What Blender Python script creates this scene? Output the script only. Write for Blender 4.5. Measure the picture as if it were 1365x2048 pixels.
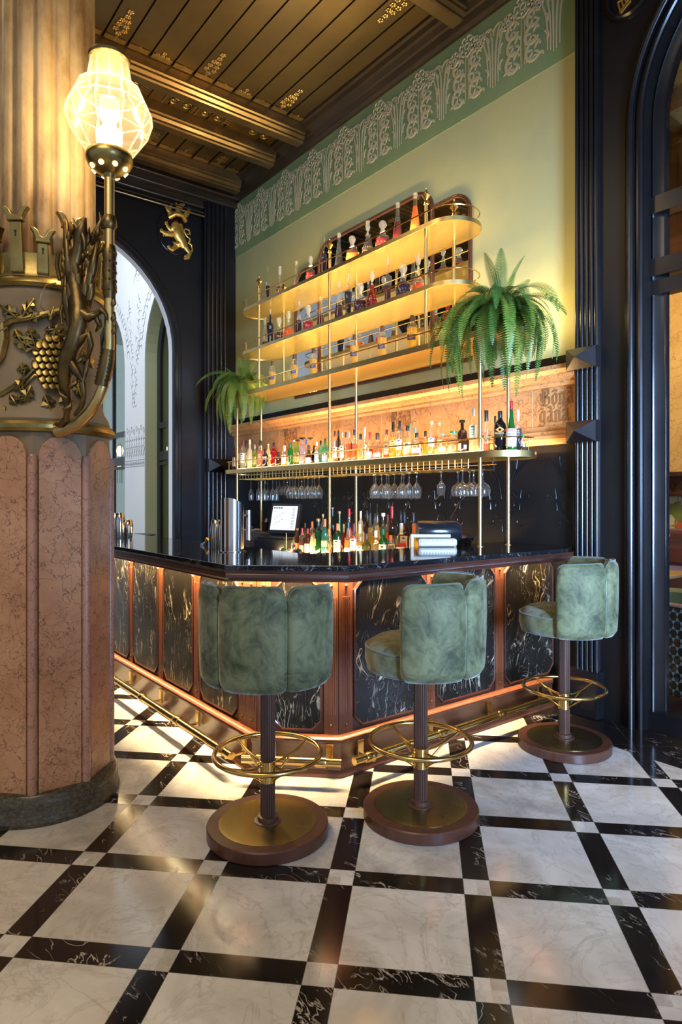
import bpy, bmesh, math, random
from mathutils import Vector, Matrix, noise
random.seed(7)
S = bpy.context.scene
for o in list(bpy.data.objects): bpy.data.objects.remove(o)
COL = S.collection
PI = math.pi
# ---------------------------------------------------------------- camera, world, exposure
TW = 0.66; HC = 1.40; FP = 1296.0; HY = 997.5
cd = bpy.data.cameras.new('camera'); cam = bpy.data.objects.new('camera', cd); COL.objects.link(cam)
cam.location = (0, 0, HC); cam.rotation_euler = (PI/2, 0, PI/2 - TW)
cd.sensor_fit = 'HORIZONTAL'; cd.sensor_width = 36; cd.lens = FP/1365*36; cd.shift_y = -(1024-HY)/1365
cd.clip_start = 0.05; S.camera = cam
S.view_settings.view_transform = 'Standard'; S.view_settings.look = 'None'
S.view_settings.gamma = 1.0; S.view_settings.exposure = 0.78
try: S.view_settings.use_curve_mapping = False
except Exception: pass
S.cycles.transparent_max_bounces = 28; S.cycles.max_bounces = 10; S.cycles.glossy_bounces = 6
S.cycles.sample_clamp_indirect = 6.0; S.cycles.caustics_reflective = False; S.cycles.caustics_refractive = False
wd = bpy.data.worlds.new('world'); S.world = wd; wd.use_nodes = True
wd.node_tree.nodes['Background'].inputs[0].default_value = (0.74, 0.84, 1.0, 1)
wd.node_tree.nodes['Background'].inputs[1].default_value = 0.26
WARM = (1.0, 0.70, 0.34); AMBER = (1.0, 0.58, 0.20); GOLDL = (1.0, 0.72, 0.28)
def area(name, loc, size, power, col, rot=(0, 0, 0), sy=None, spread=None):
    l = bpy.data.lights.new(name, 'AREA'); l.energy = power; l.color = col; l.size = size
    if sy: l.shape = 'RECTANGLE'; l.size_y = sy
    if spread: l.spread = spread
    o = bpy.data.objects.new(name, l); o.location = loc; o.rotation_euler = rot; COL.objects.link(o); return o
def point(name, loc, power, col, r=0.05):
    l = bpy.data.lights.new(name, 'POINT'); l.energy = power; l.color = col; l.shadow_soft_size = r
    o = bpy.data.objects.new(name, l); o.location = loc; COL.objects.link(o); return o
# added warm fill lights near the ceiling, out of view
area('warm_fill', (-0.6, -1.4, 4.7), 2.4, 66, (1.0, 0.80, 0.55))
area('warm_fill_far', (-4.4, 0.2, 4.8), 1.8, 40, (1.0, 0.72, 0.38))
# daylight coming in from the tall windows on the right hand side and behind the camera
area('window_daylight', (2.8, 1.1, 1.7), 1.8, 100, (0.36, 0.58, 1.0), (0, PI/2, -0.44), 1.3, 0.95)
area('court_daylight', (-10.4, 1.0, 6.8), 4.0, 200, (0.86, 0.94, 1.0), (0, 0, 0), 5.0)

# ---------------------------------------------------------------- picture coordinates -> place
def W(u, v, x=None, y=None, z=None, Z=None):
    a = (u-682.5)/FP; b = (HY-v)/FP
    kx = a*math.sin(TW)-math.cos(TW); ky = a*math.cos(TW)+math.sin(TW)
    if x is not None: t = x/kx
    elif y is not None: t = y/ky
    elif z is not None: t = (z-HC)/b
    else: t = Z
    return Vector((kx*t, ky*t, HC+b*t))
# ---------------------------------------------------------------- mesh builder
class MB:
    def __init__(s): s.v = []; s.f = []
    def add(s, vs, fs):
        n = len(s.v); s.v += [tuple(p) for p in vs]; s.f += [tuple(i+n for i in f) for f in fs]; return s
    def box(s, x0, y0, z0, x1, y1, z1):
        return s.add([(x0,y0,z0),(x1,y0,z0),(x1,y1,z0),(x0,y1,z0),(x0,y0,z1),(x1,y0,z1),(x1,y1,z1),(x0,y1,z1)],
                     [(0,3,2,1),(4,5,6,7),(0,1,5,4),(1,2,6,5),(2,3,7,6),(3,0,4,7)])
    def xbox(s, M, x0, y0, z0, x1, y1, z1):
        t = MB().box(x0,y0,z0,x1,y1,z1); return s.add([M @ Vector(p) for p in t.v], t.f)
    def merge(s, o, M=None):
        return s.add([M @ Vector(p) for p in o.v] if M else o.v, o.f)
    def tube(s, pts, r, n=8, flat=None, closed=False):
        pts = [Vector(p) for p in pts]; m = len(pts)
        rs = r if isinstance(r, (list, tuple)) else [r]*m
        T = []
        for i in range(m):
            a = pts[(i-1) % m] if (closed or i > 0) else pts[0]
            b = pts[(i+1) % m] if (closed or i < m-1) else pts[-1]
            d = b-a; T.append(d.normalized() if d.length > 1e-9 else Vector((0,0,1)))
        up = Vector(flat) if flat else (Vector((0,0,1)) if abs(T[0].z) < 0.9 else Vector((1,0,0)))
        N = up - T[0]*up.dot(T[0]); N.normalize(); rings = []
        for i in range(m):
            if i: 
                N = N - T[i]*N.dot(T[i])
                if N.length < 1e-6: N = T[i].orthogonal()
                N.normalize()
            Bn = T[i].cross(N); fl = 0.45 if flat else 1
            rings.append([pts[i] + (N*math.cos(2*PI*k/n)*fl + Bn*math.sin(2*PI*k/n))*rs[i] for k in range(n)])
        vs = [p for rg in rings for p in rg]; fs = []
        for i in range(m if closed else m-1):
            j = (i+1) % m
            for k in range(n): fs.append((i*n+k, i*n+(k+1)%n, j*n+(k+1)%n, j*n+k))
        if not closed: fs.append(tuple(range(n-1, -1, -1))); fs.append(tuple((m-1)*n+k for k in range(n)))
        return s.add(vs, fs)
    def lathe(s, prof, c=(0,0,0), n=24, p=None, rot=0, sx=1, sy=1, cap=True):
        c = Vector(c); vs = []; fs = []
        for (r, z) in prof:
            for k in range(n):
                t = 2*PI*k/n
                q = 1.0 if not p else 1/((abs(math.cos(t))**p+abs(math.sin(t))**p)**(1/p))
                x = r*q*math.cos(t)*sx; y = r*q*math.sin(t)*sy
                vs.append((c.x+x*math.cos(rot)-y*math.sin(rot), c.y+x*math.sin(rot)+y*math.cos(rot), c.z+z))
        m = len(prof)
        for i in range(m-1):
            for k in range(n): fs.append((i*n+k, i*n+(k+1)%n, (i+1)*n+(k+1)%n, (i+1)*n+k))
        if cap: fs.append(tuple(range(n-1,-1,-1))); fs.append(tuple((m-1)*n+k for k in range(n)))
        return s.add(vs, fs)
    def prism(s, poly, A, B, D, O=(0,0,0), d0=0.0, d1=0.1):
        A, B, D, O = Vector(A), Vector(B), Vector(D), Vector(O); n = len(poly)
        vs = [O+A*a+B*b+D*d0 for a, b in poly]+[O+A*a+B*b+D*d1 for a, b in poly]
        return s.add(vs, [tuple(range(n-1,-1,-1)), tuple(range(n, 2*n))]+[(i,(i+1)%n,n+(i+1)%n,n+i) for i in range(n)])
    def strip(s, frames, prof, closed=False, caps=True):
        """sweep a profile [(a,b)] along frames [(origin, A, B)]"""
        n = len(prof); m = len(frames)
        vs = [Vector(O)+Vector(A)*a+Vector(Bv)*b for (O, A, Bv) in frames for (a, b) in prof]; fs = []
        for i in range(m if closed else m-1):
            j = (i+1) % m
            for k in range(n): fs.append((i*n+k, i*n+(k+1)%n, j*n+(k+1)%n, j*n+k))
        if caps and not closed: fs.append(tuple(range(n-1,-1,-1))); fs.append(tuple((m-1)*n+k for k in range(n)))
        return s.add(vs, fs)
    def build(s, name, mat, parent=None, smooth=False, bevel=0, loc=None, sub=0, angle=35):
        me = bpy.data.meshes.new(name); me.from_pydata(s.v, [], s.f)
        bm = bmesh.new(); bm.from_mesh(me); bmesh.ops.recalc_face_normals(bm, faces=bm.faces); bm.to_mesh(me); bm.free()
        me.materials.append(mat)
        if smooth:
            for p in me.polygons: p.use_smooth = True
            try: me.set_sharp_from_angle(angle=math.radians(angle))
            except Exception: pass
        o = bpy.data.objects.new(name, me); COL.objects.link(o)
        if parent: o.parent = parent
        if loc is not None: o.location = loc
        if bevel:
            b = o.modifiers.new('bevel', 'BEVEL'); b.width = bevel; b.segments = 2; b.limit_method = 'ANGLE'
        if sub:
            b = o.modifiers.new('sub', 'SUBSURF'); b.levels = sub; b.render_levels = sub
        return o
def thing(name, label, cat, loc=(0,0,0), rz=0, group=None):
    o = bpy.data.objects.new(name, None); COL.objects.link(o); o.location = loc; o.rotation_euler = (0,0,rz)
    o.empty_display_size = 0.05; o['label'] = label; o['category'] = cat
    if group: o['group'] = group
    return o
def tag(o, label, cat, group=None, kind=None):
    o['label'] = label; o['category'] = cat
    if group: o['group'] = group
    if kind: o['kind'] = kind
    return o
def struct(o, label=None):
    o['kind'] = 'structure'
    if label: o['label'] = label
    return o
def copy_tree(root, loc=None, rz=None):
    c = root.copy(); COL.objects.link(c)
    for ch in list(root.children):
        d = ch.copy(); COL.objects.link(d); d.parent = c
        for g in list(ch.children):
            e = g.copy(); COL.objects.link(e); e.parent = d
    if loc is not None: c.location = loc
    if rz is not None: c.rotation_euler = (0,0,rz)
    return c
# ---------------------------------------------------------------- materials
class NT:
    def __init__(s, name):
        s.m = bpy.data.materials.new(name); s.m.use_nodes = True; s.t = s.m.node_tree; s.t.nodes.clear()
        s.out = s.t.nodes.new('ShaderNodeOutputMaterial')
    def n(s, typ, ins=None, **kw):
        nd = s.t.nodes.new('ShaderNode'+typ)
        for k, v in kw.items(): setattr(nd, k, v)
        for k, v in (ins or {}).items():
            sock = nd.inputs[k]
            if isinstance(v, bpy.types.NodeSocket): s.t.links.new(v, sock)
            else:
                try: sock.default_value = v
                except Exception: sock.default_value = (*v, 1)
        return nd
    def math(s, op, a, b=0.0, c=0.0):
        return s.n('Math', {0: a, 1: b, 2: c}, operation=op).outputs[0]
    def mix(s, f, a, b):
        nd = s.t.nodes.new('ShaderNodeMix'); nd.data_type = 'RGBA'
        for i, v in ((0, f), (6, a), (7, b)):
            if isinstance(v, bpy.types.NodeSocket): s.t.links.new(v, nd.inputs[i])
            elif i == 0: nd.inputs[i].default_value = v
            else: nd.inputs[i].default_value = (*v[:3], 1)
        return nd.outputs[2]
    def ramp(s, f, stops, interp='LINEAR'):
        nd = s.t.nodes.new('ShaderNodeValToRGB'); s.t.links.new(f, nd.inputs[0]); e = nd.color_ramp.elements
        nd.color_ramp.interpolation = interp
        while len(e) < len(stops): e.new(0.5)
        for i, (p, c) in enumerate(stops):
            e[i].position = p; e[i].color = (c, c, c, 1) if isinstance(c, (int, float)) else (*c[:3], 1)
        return nd.outputs[0]
    def co(s, scale=(1,1,1), rot=(0,0,0), loc=(0,0,0), src='Object'):
        tc = s.t.nodes.new('ShaderNodeTexCoord')
        return s.n('Mapping', {'Vector': tc.outputs[src], 'Scale': scale, 'Rotation': rot, 'Location': loc}).outputs[0]
    def geo(s, scale=(1,1,1), rot=(0,0,0), loc=(0,0,0)):
        g = s.t.nodes.new('ShaderNodeNewGeometry')
        return s.n('Mapping', {'Vector': g.outputs['Position'], 'Scale': scale, 'Rotation': rot, 'Location': loc}).outputs[0]
    def noise(s, vec, scale, detail=4, rough=0.55, dist=0.0, out='Fac'):
        return s.n('TexNoise', {'Vector': vec, 'Scale': scale, 'Detail': detail, 'Roughness': rough, 'Distortion': dist}).outputs[out]
    def bump(s, h, st=0.3, d=0.01):
        return s.n('Bump', {'Height': h, 'Strength': st, 'Distance': d}).outputs[0]
    def pbsdf(s, col, rough=0.5, metal=0.0, bump=None, **kw):
        ins = {'Base Color': col if isinstance(col, bpy.types.NodeSocket) else (*col[:3], 1), 'Roughness': rough, 'Metallic': metal}
        nd = s.n('BsdfPrincipled', ins)
        if bump is not None: s.t.links.new(bump, nd.inputs['Normal'])
        for k, v in kw.items():
            key = k.replace('_', ' ')
            if isinstance(v, bpy.types.NodeSocket): s.t.links.new(v, nd.inputs[key])
            else:
                try: nd.inputs[key].default_value = v
                except Exception: nd.inputs[key].default_value = (*v, 1)
        return nd.outputs[0]
    def end(s, sh): s.t.links.new(sh, s.out.inputs[0]); return s.m
def plain(name, col, rough=0.5, metal=0.0, **kw):
    t = NT(name); return t.end(t.pbsdf(col, rough, metal, **kw))
def vary(name, c1, c2, scale=3, rough=0.5, metal=0.0, bump=0.0, bscale=None, detail=5, sc=(1,1,1), r2=None, lo=0.3, hi=0.7, **kw):
    t = NT(name); v = t.geo(sc); f = t.noise(v, scale, detail); c = t.mix(t.ramp(f, [(lo, 0.0), (hi, 1.0)]), c1, c2)
    b = t.bump(t.noise(v, bscale or scale*4, 4), bump, 0.004) if bump else None
    r = rough if r2 is None else t.n('MapRange', {0: f, 3: rough, 4: r2}).outputs[0]
    return t.end(t.pbsdf(c, r, metal, b, **kw))
M = {}
M['brass'] = vary('brass', (0.80,0.55,0.20), (0.70,0.46,0.15), 6, 0.16, 1.0, r2=0.26)
M['brass_satin'] = vary('brass_satin', (0.74,0.55,0.24), (0.62,0.44,0.17), 9, 0.30, 1.0, r2=0.42)
M['base_brass'] = vary('base_brass', (0.46,0.35,0.13), (0.34,0.25,0.09), 3, 0.20, 1.0, r2=0.32)  # darker brass, dark reflections put into its colour
M['old_brass'] = vary('old_brass', (0.42,0.33,0.12), (0.24,0.18,0.07), 14, 0.24, 1.0, bump=0.12, bscale=40, r2=0.42)
M['bronze'] = vary('bronze', (0.24,0.165,0.065), (0.09,0.06,0.03), 12, 0.26, 0.95, bump=0.25, bscale=50, r2=0.5)
M['steel'] = plain('steel', (0.72,0.70,0.68), 0.12, 1.0)
M['black_metal'] = plain('black_metal', (0.012,0.012,0.014), 0.35)
M['black_paint'] = vary('black_paint', (0.008,0.007,0.008), (0.012,0.010,0.010), 5, 0.20, 0, bump=0.03, bscale=25, r2=0.28)
M['black_wall'] = vary('black_wall', (0.008,0.007,0.007), (0.012,0.010,0.009), 3, 0.34, 0, bump=0.04, bscale=14, r2=0.44, Specular_IOR_Level=0.3)
M['plaster'] = vary('plaster', (0.53,0.47,0.19), (0.40,0.40,0.20), 1.4, 0.42, 0, bump=0.10, bscale=5, detail=8, r2=0.58)
M['frieze'] = vary('frieze', (0.19,0.27,0.115), (0.29,0.34,0.14), 2.2, 0.5, 0, bump=0.12, bscale=12)
M['relief'] = vary('relief', (0.66,0.52,0.28), (0.56,0.50,0.28), 6, 0.42, 0.1)
M['white_wall'] = vary('white_wall', (0.72,0.74,0.77), (0.80,0.80,0.81), 0.8, 0.6)
M['white_line'] = plain('white_line', (0.40,0.41,0.43), 0.7)
M['green_reveal'] = vary('green_reveal', (0.46,0.55,0.34), (0.58,0.57,0.32), 0.9, 0.6)  # yellow-green tone on the inner faces of the courtyard arches
M['ceil'] = vary('ceiling_bronze', (0.19,0.125,0.045), (0.10,0.07,0.032), 1.2, 0.27, 0.7, bump=0.16, bscale=30, r2=0.42)
M['ceil_gold'] = vary('ceiling_gilt', (0.50,0.34,0.12), (0.34,0.22,0.08), 20, 0.34, 0.85)
M['beam'] = vary('beam_bronze', (0.22,0.14,0.055), (0.13,0.085,0.036), 4, 0.30, 0.7)
M['cornice'] = vary('cornice_dark', (0.055,0.036,0.018), (0.035,0.024,0.014), 3, 0.34, 0.3)
M['gold'] = vary('gilding', (0.86,0.52,0.11), (0.74,0.42,0.08), 15, 0.34, 0.75)
M['screen_on'] = NT('screen_lit'); _t = M['screen_on']
M['screen_on'] = _t.end(_t.n('Emission', {0: (0.85,0.92,1.0,1), 1: 0.75}).outputs[0])
def glow(name, col, st):
    t = NT(name); return t.end(t.n('Emission', {0: (*col, 1), 1: st}).outputs[0])
M['led'] = glow('led_strip', (1.0,0.66,0.26), 5.0)
M['bulb'] = glow('lamp_core', (1.0,0.80,0.48), 7.0)
# mahogany of the bar, velvet, woods
def wood(name, c1, c2, sc=(3,3,0.35), rough=0.34, **kw):
    t = NT(name); v = t.geo(sc); f = t.noise(v, 9, 6, 0.6, 0.6); g = t.noise(v, 60, 2)
    c = t.mix(t.ramp(f, [(0.35, 0.0), (0.65, 1.0)]), c1, c2); c = t.mix(t.math('MULTIPLY', g, 0.25), c, (c1[0]*0.4,c1[1]*0.4,c1[2]*0.4))
    return t.end(t.pbsdf(c, rough, 0, t.bump(g, 0.08, 0.002), **kw))
M['mahogany'] = wood('mahogany', (0.22,0.068,0.026), (0.13,0.038,0.016), rough=0.32, Coat_Weight=0.15)
M['mahogany_dark'] = wood('mahogany_dark', (0.075,0.027,0.016), (0.045,0.017,0.011), (0.6,0.6,3), 0.28, Coat_Weight=0.3)
M['copper_wood'] = wood('skirt_wood', (0.13,0.043,0.018), (0.08,0.026,0.012), (0.6,0.6,3), 0.30, Coat_Weight=0.2)
M['walnut'] = wood('walnut', (0.11,0.048,0.028), (0.06,0.026,0.017), rough=0.46)
M['walnut_flat'] = wood('walnut_flat', (0.115,0.042,0.022), (0.075,0.027,0.015), (4,0.4,1), 0.36)
def velvet():
    t = NT('green_velvet'); v = t.co(); w = t.noise(v, 3.2, 2, 0.5, 0, 'Color')
    v2 = t.n('VectorMath', {0: v, 1: t.n('VectorMath', {0: w, 1: (0.22,0.22,0.22)}, operation='MULTIPLY').outputs[0]}, operation='ADD').outputs[0]
    a = t.noise(v2, 6.5, 7, 0.68, 0.3); b = t.noise(v2, 19, 6, 0.65, 1.2)
    f = t.math('ADD', t.math('MULTIPLY', a, 0.6), t.math('MULTIPLY', b, 0.4))
    c = t.mix(t.ramp(f, [(0.40, 0.0), (0.60, 1.0)]), (0.030,0.036,0.012), (0.140,0.146,0.062))
    sh = t.ramp(f, [(0.38, 0.12), (0.62, 0.75)])
    return t.end(t.pbsdf(c, 0.72, 0, t.bump(f, 0.35, 0.01), Sheen_Weight=sh, Sheen_Roughness=0.42, Sheen_Tint=(0.90,0.95,0.80,1)))
M['velvet'] = velvet()
M['piping'] = plain('velvet_piping', (0.06,0.08,0.05), 0.7, Sheen_Weight=0.5)
def floor_mat():
    t = NT('chequered_marble'); P = 0.494; hb = 0.095/2/P
    x0, y0 = -2.243, 0.422; c45 = math.cos(PI/4)
    lc = -(c45*x0+c45*y0); lr = -(-c45*x0+c45*y0)
    v = t.geo(rot=(0,0,-PI/4), loc=(lc, lr, 0)); g = t.t.nodes.new('ShaderNodeNewGeometry').outputs['Position']
    sp = t.n('SeparateXYZ', {0: v}); gy = t.n('SeparateXYZ', {0: g}).outputs[1]
    def per(sock):
        a = t.math('DIVIDE', sock, P); fr = t.math('FRACT', a); d = t.math('SUBTRACT', 0.5, t.math('ABSOLUTE', t.math('SUBTRACT', fr, 0.5)))
        return d, t.math('FLOOR', a), t.math('LESS_THAN', d, hb)
    dc, fc, bc = per(sp.outputs[0]); dr, frr, br = per(sp.outputs[1])
    xor = t.math('ABSOLUTE', t.math('SUBTRACT', bc, br))
    both = t.math('MULTIPLY', bc, br)
    border = t.math('GREATER_THAN', gy, 3.455); black = t.math('MAXIMUM', xor, border)
    joint = t.math('MAXIMUM', t.math('LESS_THAN', t.math('ABSOLUTE', t.math('SUBTRACT', dc, hb)), 0.0022), t.math('LESS_THAN', t.math('ABSOLUTE', t.math('SUBTRACT', dr, hb)), 0.0022))
    bj = t.math('MULTIPLY', border, t.math('MAXIMUM', t.math('LESS_THAN', dc, 0.003), t.math('LESS_THAN', dr, 0.003)))
    joint = t.math('MAXIMUM', t.math('MULTIPLY', joint, t.math('SUBTRACT', 1.0, border)), bj)
    idv = t.n('CombineXYZ', {0: fc, 1: frr, 2: both}).outputs[0]
    wn = t.n('TexWhiteNoise', {'Vector': idv}, noise_dimensions='3D'); rnd = wn.outputs['Color']; rv = wn.outputs['Value']
    off = t.n('VectorMath', {0: rnd, 1: (13,17,19)}, operation='MULTIPLY').outputs[0]
    vv = t.n('VectorMath', {0: g, 1: off}, operation='ADD').outputs[0]
    def vein(vec, sc, w, dist, det=8):
        n = t.noise(vec, sc, det, 0.58, dist); return t.ramp(t.math('ABSOLUTE', t.math('SUBTRACT', n, 0.5)), [(0.0, 1.0), (w, 0.0)])
    cloud = t.noise(vv, 3.2, 7, 0.62, 0.8)
    wc = t.mix(t.ramp(cloud, [(0.36, 0.0), (0.66, 1.0)]), (0.56,0.53,0.49), (0.80,0.78,0.75))
    wc = t.mix(t.math('MULTIPLY', vein(vv, 4.0, 0.020, 0.7), 0.26), wc, (0.33,0.31,0.30))
    wc = t.mix(t.math('MULTIPLY', vein(vv, 2.2, 0.014, 2.0), 0.42), wc, (0.36,0.32,0.28))
    wc = t.mix(t.math('MULTIPLY', t.ramp(rv, [(0.45, 0.0), (1.0, 1.0)]), 0.30), wc, (0.42,0.38,0.31))
    wc = t.mix(t.math('MULTIPLY', t.math('MULTIPLY', t.ramp(rv, [(0.60, 0.0), (0.66, 1.0)]), t.ramp(t.noise(vv, 4.5, 9, 0.72, 0.6), [(0.44, 0.0), (0.62, 1.0)])), 0.5), wc, (0.30,0.27,0.22))
    v3 = t.n('Mapping', {'Vector': vv, 'Rotation': (0,0,0.6), 'Scale': (1,2.4,1)}).outputs[0]
    msk = t.ramp(t.noise(vv, 3.4, 3), [(0.50, 0.0), (0.60, 1.0)])
    bv = t.math('MULTIPLY', t.math('MAXIMUM', vein(v3, 3.6, 0.006, 0.8, 3), vein(v3, 1.5, 0.006, 0.5, 6)), msk)
    kc = t.mix(bv, t.mix(t.noise(vv, 8, 4), (0.006,0.005,0.005), (0.022,0.016,0.013)), (0.62,0.55,0.48))
    c = t.mix(black, wc, kc); c = t.mix(t.math('MULTIPLY', joint, 0.75), c, (0.10,0.09,0.08))
    r = t.n('MapRange', {0: t.noise(g, 5, 4), 3: 0.07, 4: 0.17}).outputs[0]
    return t.end(t.pbsdf(c, r, 0, t.bump(t.noise(g, 7, 2), 0.02, 0.004), Specular_IOR_Level=0.6))
M['floor'] = floor_mat()
def crack_marble(name, base, hi, crackc, scale=9, rough=0.32, bright=None):
    t = NT(name); v = t.geo(); w = t.noise(v, 4, 6, 0.6, 0, 'Color')
    vv = t.n('VectorMath', {0: v, 1: t.n('VectorMath', {0: w, 1: (0.34,0.34,0.34)}, operation='MULTIPLY').outputs[0]}, operation='ADD').outputs[0]
    w2 = t.noise(v, 30, 4, 0.6, 0, 'Color')
    vv = t.n('VectorMath', {0: vv, 1: t.n('VectorMath', {0: w2, 1: (0.03,0.03,0.03)}, operation='MULTIPLY').outputs[0]}, operation='ADD').outputs[0]
    vs = t.n('Mapping', {'Vector': vv, 'Scale': (1,1,1.35)}).outputs[0]
    d = t.n('TexVoronoi', {'Vector': vs, 'Scale': scale}, feature='DISTANCE_TO_EDGE').outputs['Distance']
    d2 = t.n('TexVoronoi', {'Vector': vs, 'Scale': scale*2.4}, feature='DISTANCE_TO_EDGE').outputs['Distance']
    c = t.mix(t.ramp(t.noise(v, 3.5, 7, 0.65), [(0.33, 0.0), (0.67, 1.0)]), base, hi)
    m1 = t.math('MULTIPLY', t.ramp(d, [(0.0, 1.0), (0.024, 0.0)]), 0.9)
    m2 = t.math('MULTIPLY', t.math('MULTIPLY', t.ramp(d2, [(0.0, 1.0), (0.034, 0.0)]), 0.75), t.ramp(t.noise(v, 5, 3), [(0.40, 0.0), (0.55, 1.0)]))
    c = t.mix(t.math('MAXIMUM', m1, m2), c, crackc)
    return t.end(t.pbsdf(c, rough, 0, None))
M['pink'] = crack_marble('pink_marble', (0.45,0.215,0.105), (0.64,0.355,0.205), (0.07,0.024,0.012), 10.0, 0.33)
M['pink_bead'] = crack_marble('pink_bead_marble', (0.42,0.22,0.15), (0.52,0.28,0.2), (0.12,0.05,0.03), 12, 0.34)
M['band'] = crack_marble('rose_marble_band', (0.55,0.26,0.085), (0.66,0.34,0.13), (0.22,0.085,0.03), 5.5, 0.34)
M['band_cut_shade'] = plain('letter_shade', (0.26,0.115,0.035), 0.6)  # letters are raised; the shade of engraved cuts is put into this brown
M['stone'] = vary('grey_stone', (0.33,0.245,0.14), (0.22,0.16,0.09), 3, 0.55, 0, bump=0.12, bscale=22, detail=8)
def shaft_mat():
    t = NT('weathered_sandstone'); v = t.geo((1,1,0.5)); n1 = t.noise(v, 4, 9, 0.68); n2 = t.noise(t.geo((1,1,0.15)), 9, 5)
    c = t.mix(t.ramp(n1, [(0.36, 0.0), (0.62, 1.0)]), (0.16,0.085,0.03), (0.46,0.34,0.18))
    c = t.mix(t.math('MULTIPLY', t.ramp(n2, [(0.5, 0.0), (0.7, 1.0)]), 0.5), c, (0.50,0.43,0.31))
    return t.end(t.pbsdf(c, 0.6, 0, t.bump(n1, 0.3, 0.01)))
M['shaft'] = shaft_mat()
def speckle():
    t = NT('speckled_granite'); v = t.geo((1,1,1.8)); n = t.noise(v, 48, 6, 0.75, 0.3)
    c = t.mix(t.ramp(n, [(0.42, 0.0), (0.75, 1.0)]), (0.050,0.043,0.030), (0.17,0.15,0.10))
    d = t.n('TexVoronoi', {'Vector': t.geo(), 'Scale': 110.0}).outputs['Distance']
    c = t.mix(t.math('MULTIPLY', t.ramp(d, [(0.0, 1.0), (0.16, 0.0)]), t.ramp(t.noise(v, 18, 3), [(0.5, 0.0), (0.6, 0.9)])), c, (0.42,0.42,0.36))
    return t.end(t.pbsdf(c, 0.26, 0, None))
M['granite'] = speckle()
def black_marble(name, amount=1.0, top=False):
    t = NT(name); v = t.geo(rot=(0.12,0.16,0)) if not top else t.geo(rot=(0,0,0.5)); w = t.noise(v, 1.7, 3, 0.55, 0, 'Color')
    vv = t.n('VectorMath', {0: v, 1: t.n('VectorMath', {0: w, 1: (0.42,0.42,0.30)}, operation='MULTIPLY').outputs[0]}, operation='ADD').outputs[0]
    vs = t.n('Mapping', {'Vector': vv, 'Scale': (4.2,4.2,0.55) if not top else (0.8,6,6)}).outputs[0]
    def lines(sc, k, w_, det=2):
        n = t.noise(vs, sc, det, 0.5); f = t.math('FRACT', t.math('MULTIPLY', n, k)); d = t.math('ABSOLUTE', t.math('SUBTRACT', f, 0.5))
        return t.n('MapRange', {0: d, 1: 0.0, 2: t.math('MULTIPLY', t.ramp(t.noise(v, 9, 4, 0.7), [(0.35, 0.0), (0.7, 1.0)]), w_), 3: 1.0, 4: 0.0}).outputs[0]
    msk = t.ramp(t.noise(v, 2.3, 5, 0.6, 1.2), [(0.43, 0.0), (0.56, 1.0)]); m2 = t.ramp(t.noise(vs, 2.0, 8, 0.7), [(0.42, 0.0), (0.56, 1.0)])
    f = t.math('MULTIPLY', t.math('MAXIMUM', lines(1.6, 7.0, 0.12), t.math('MULTIPLY', lines(2.6, 16.0, 0.15, 3), 0.55)), t.math('MULTIPLY', msk, m2))
    patch = t.math('MULTIPLY', t.ramp(t.noise(vs, 2.4, 9, 0.75), [(0.64, 0.0), (0.69, 1.0)]), t.ramp(t.noise(v, 1.3, 3), [(0.5, 0.0), (0.56, 1.0)]))
    f = t.math('MULTIPLY', t.math('MAXIMUM', f, patch), amount)
    c = t.mix(f, (0.016,0.013,0.010) if not top else (0.008,0.008,0.009), (0.80,0.66,0.46) if not top else (0.75,0.76,0.78))
    return t.end(t.pbsdf(c, 0.07 if top else 0.20, 0, None, Specular_IOR_Level=0.5))
M['bar_marble'] = black_marble('veined_black_marble', 1.0)
M['counter'] = black_marble('counter_marble', 0.45, True)
def mirror_mat():
    t = NT('mirror_glass'); return t.end(t.pbsdf((0.86,0.88,0.86), 0.015, 1.0))
M['mirror'] = mirror_mat()
def glassy(name, col, spec=0.22, body=0.0, bodycol=None, rough=0.04):
    """thin coloured glass: tinted see-through body with a clear coat reflection"""
    t = NT(name); tr = t.n('BsdfTransparent', {0: (*col, 1)}).outputs[0]
    if body > 0:
        tl = t.n('BsdfTranslucent', {0: (*(bodycol or col), 1)}).outputs[0]; df = t.n('BsdfDiffuse', {0: (*(bodycol or col), 1)}).outputs[0]
        bd = t.n('MixShader', {0: 0.4, 1: tl, 2: df}).outputs[0]; tr = t.n('MixShader', {0: body, 1: tr, 2: bd}).outputs[0]
    gl = t.n('BsdfGlossy', {0: (1,1,1,1), 1: rough}).outputs[0]
    fr = t.n('LayerWeight', {0: 0.28}).outputs['Facing']
    fac = t.math('ADD', 0.04, t.math('MULTIPLY', t.math('POWER', fr, 2.0), spec*2.2))
    return t.end(t.n('MixShader', {0: fac, 1: tr, 2: gl}).outputs[0])
M['clear'] = glassy('clear_glass', (0.93,0.94,0.92), 0.30)
M['cut_glass'] = glassy('cut_glass', (0.88,0.86,0.78), 0.7, 0.30, (0.95,0.90,0.74), 0.10)
M['stem_glass'] = glassy('stem_glass', (0.90,0.91,0.90), 0.75, 0.05, (0.9,0.9,0.85), 0.06)
M['pane'] = glassy('window_pane', (0.93,0.95,0.95), 0.10, rough=0.02)
M['pane_green'] = glassy('green_window_pane', (0.78,0.86,0.78), 0.20, rough=0.04)
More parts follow.
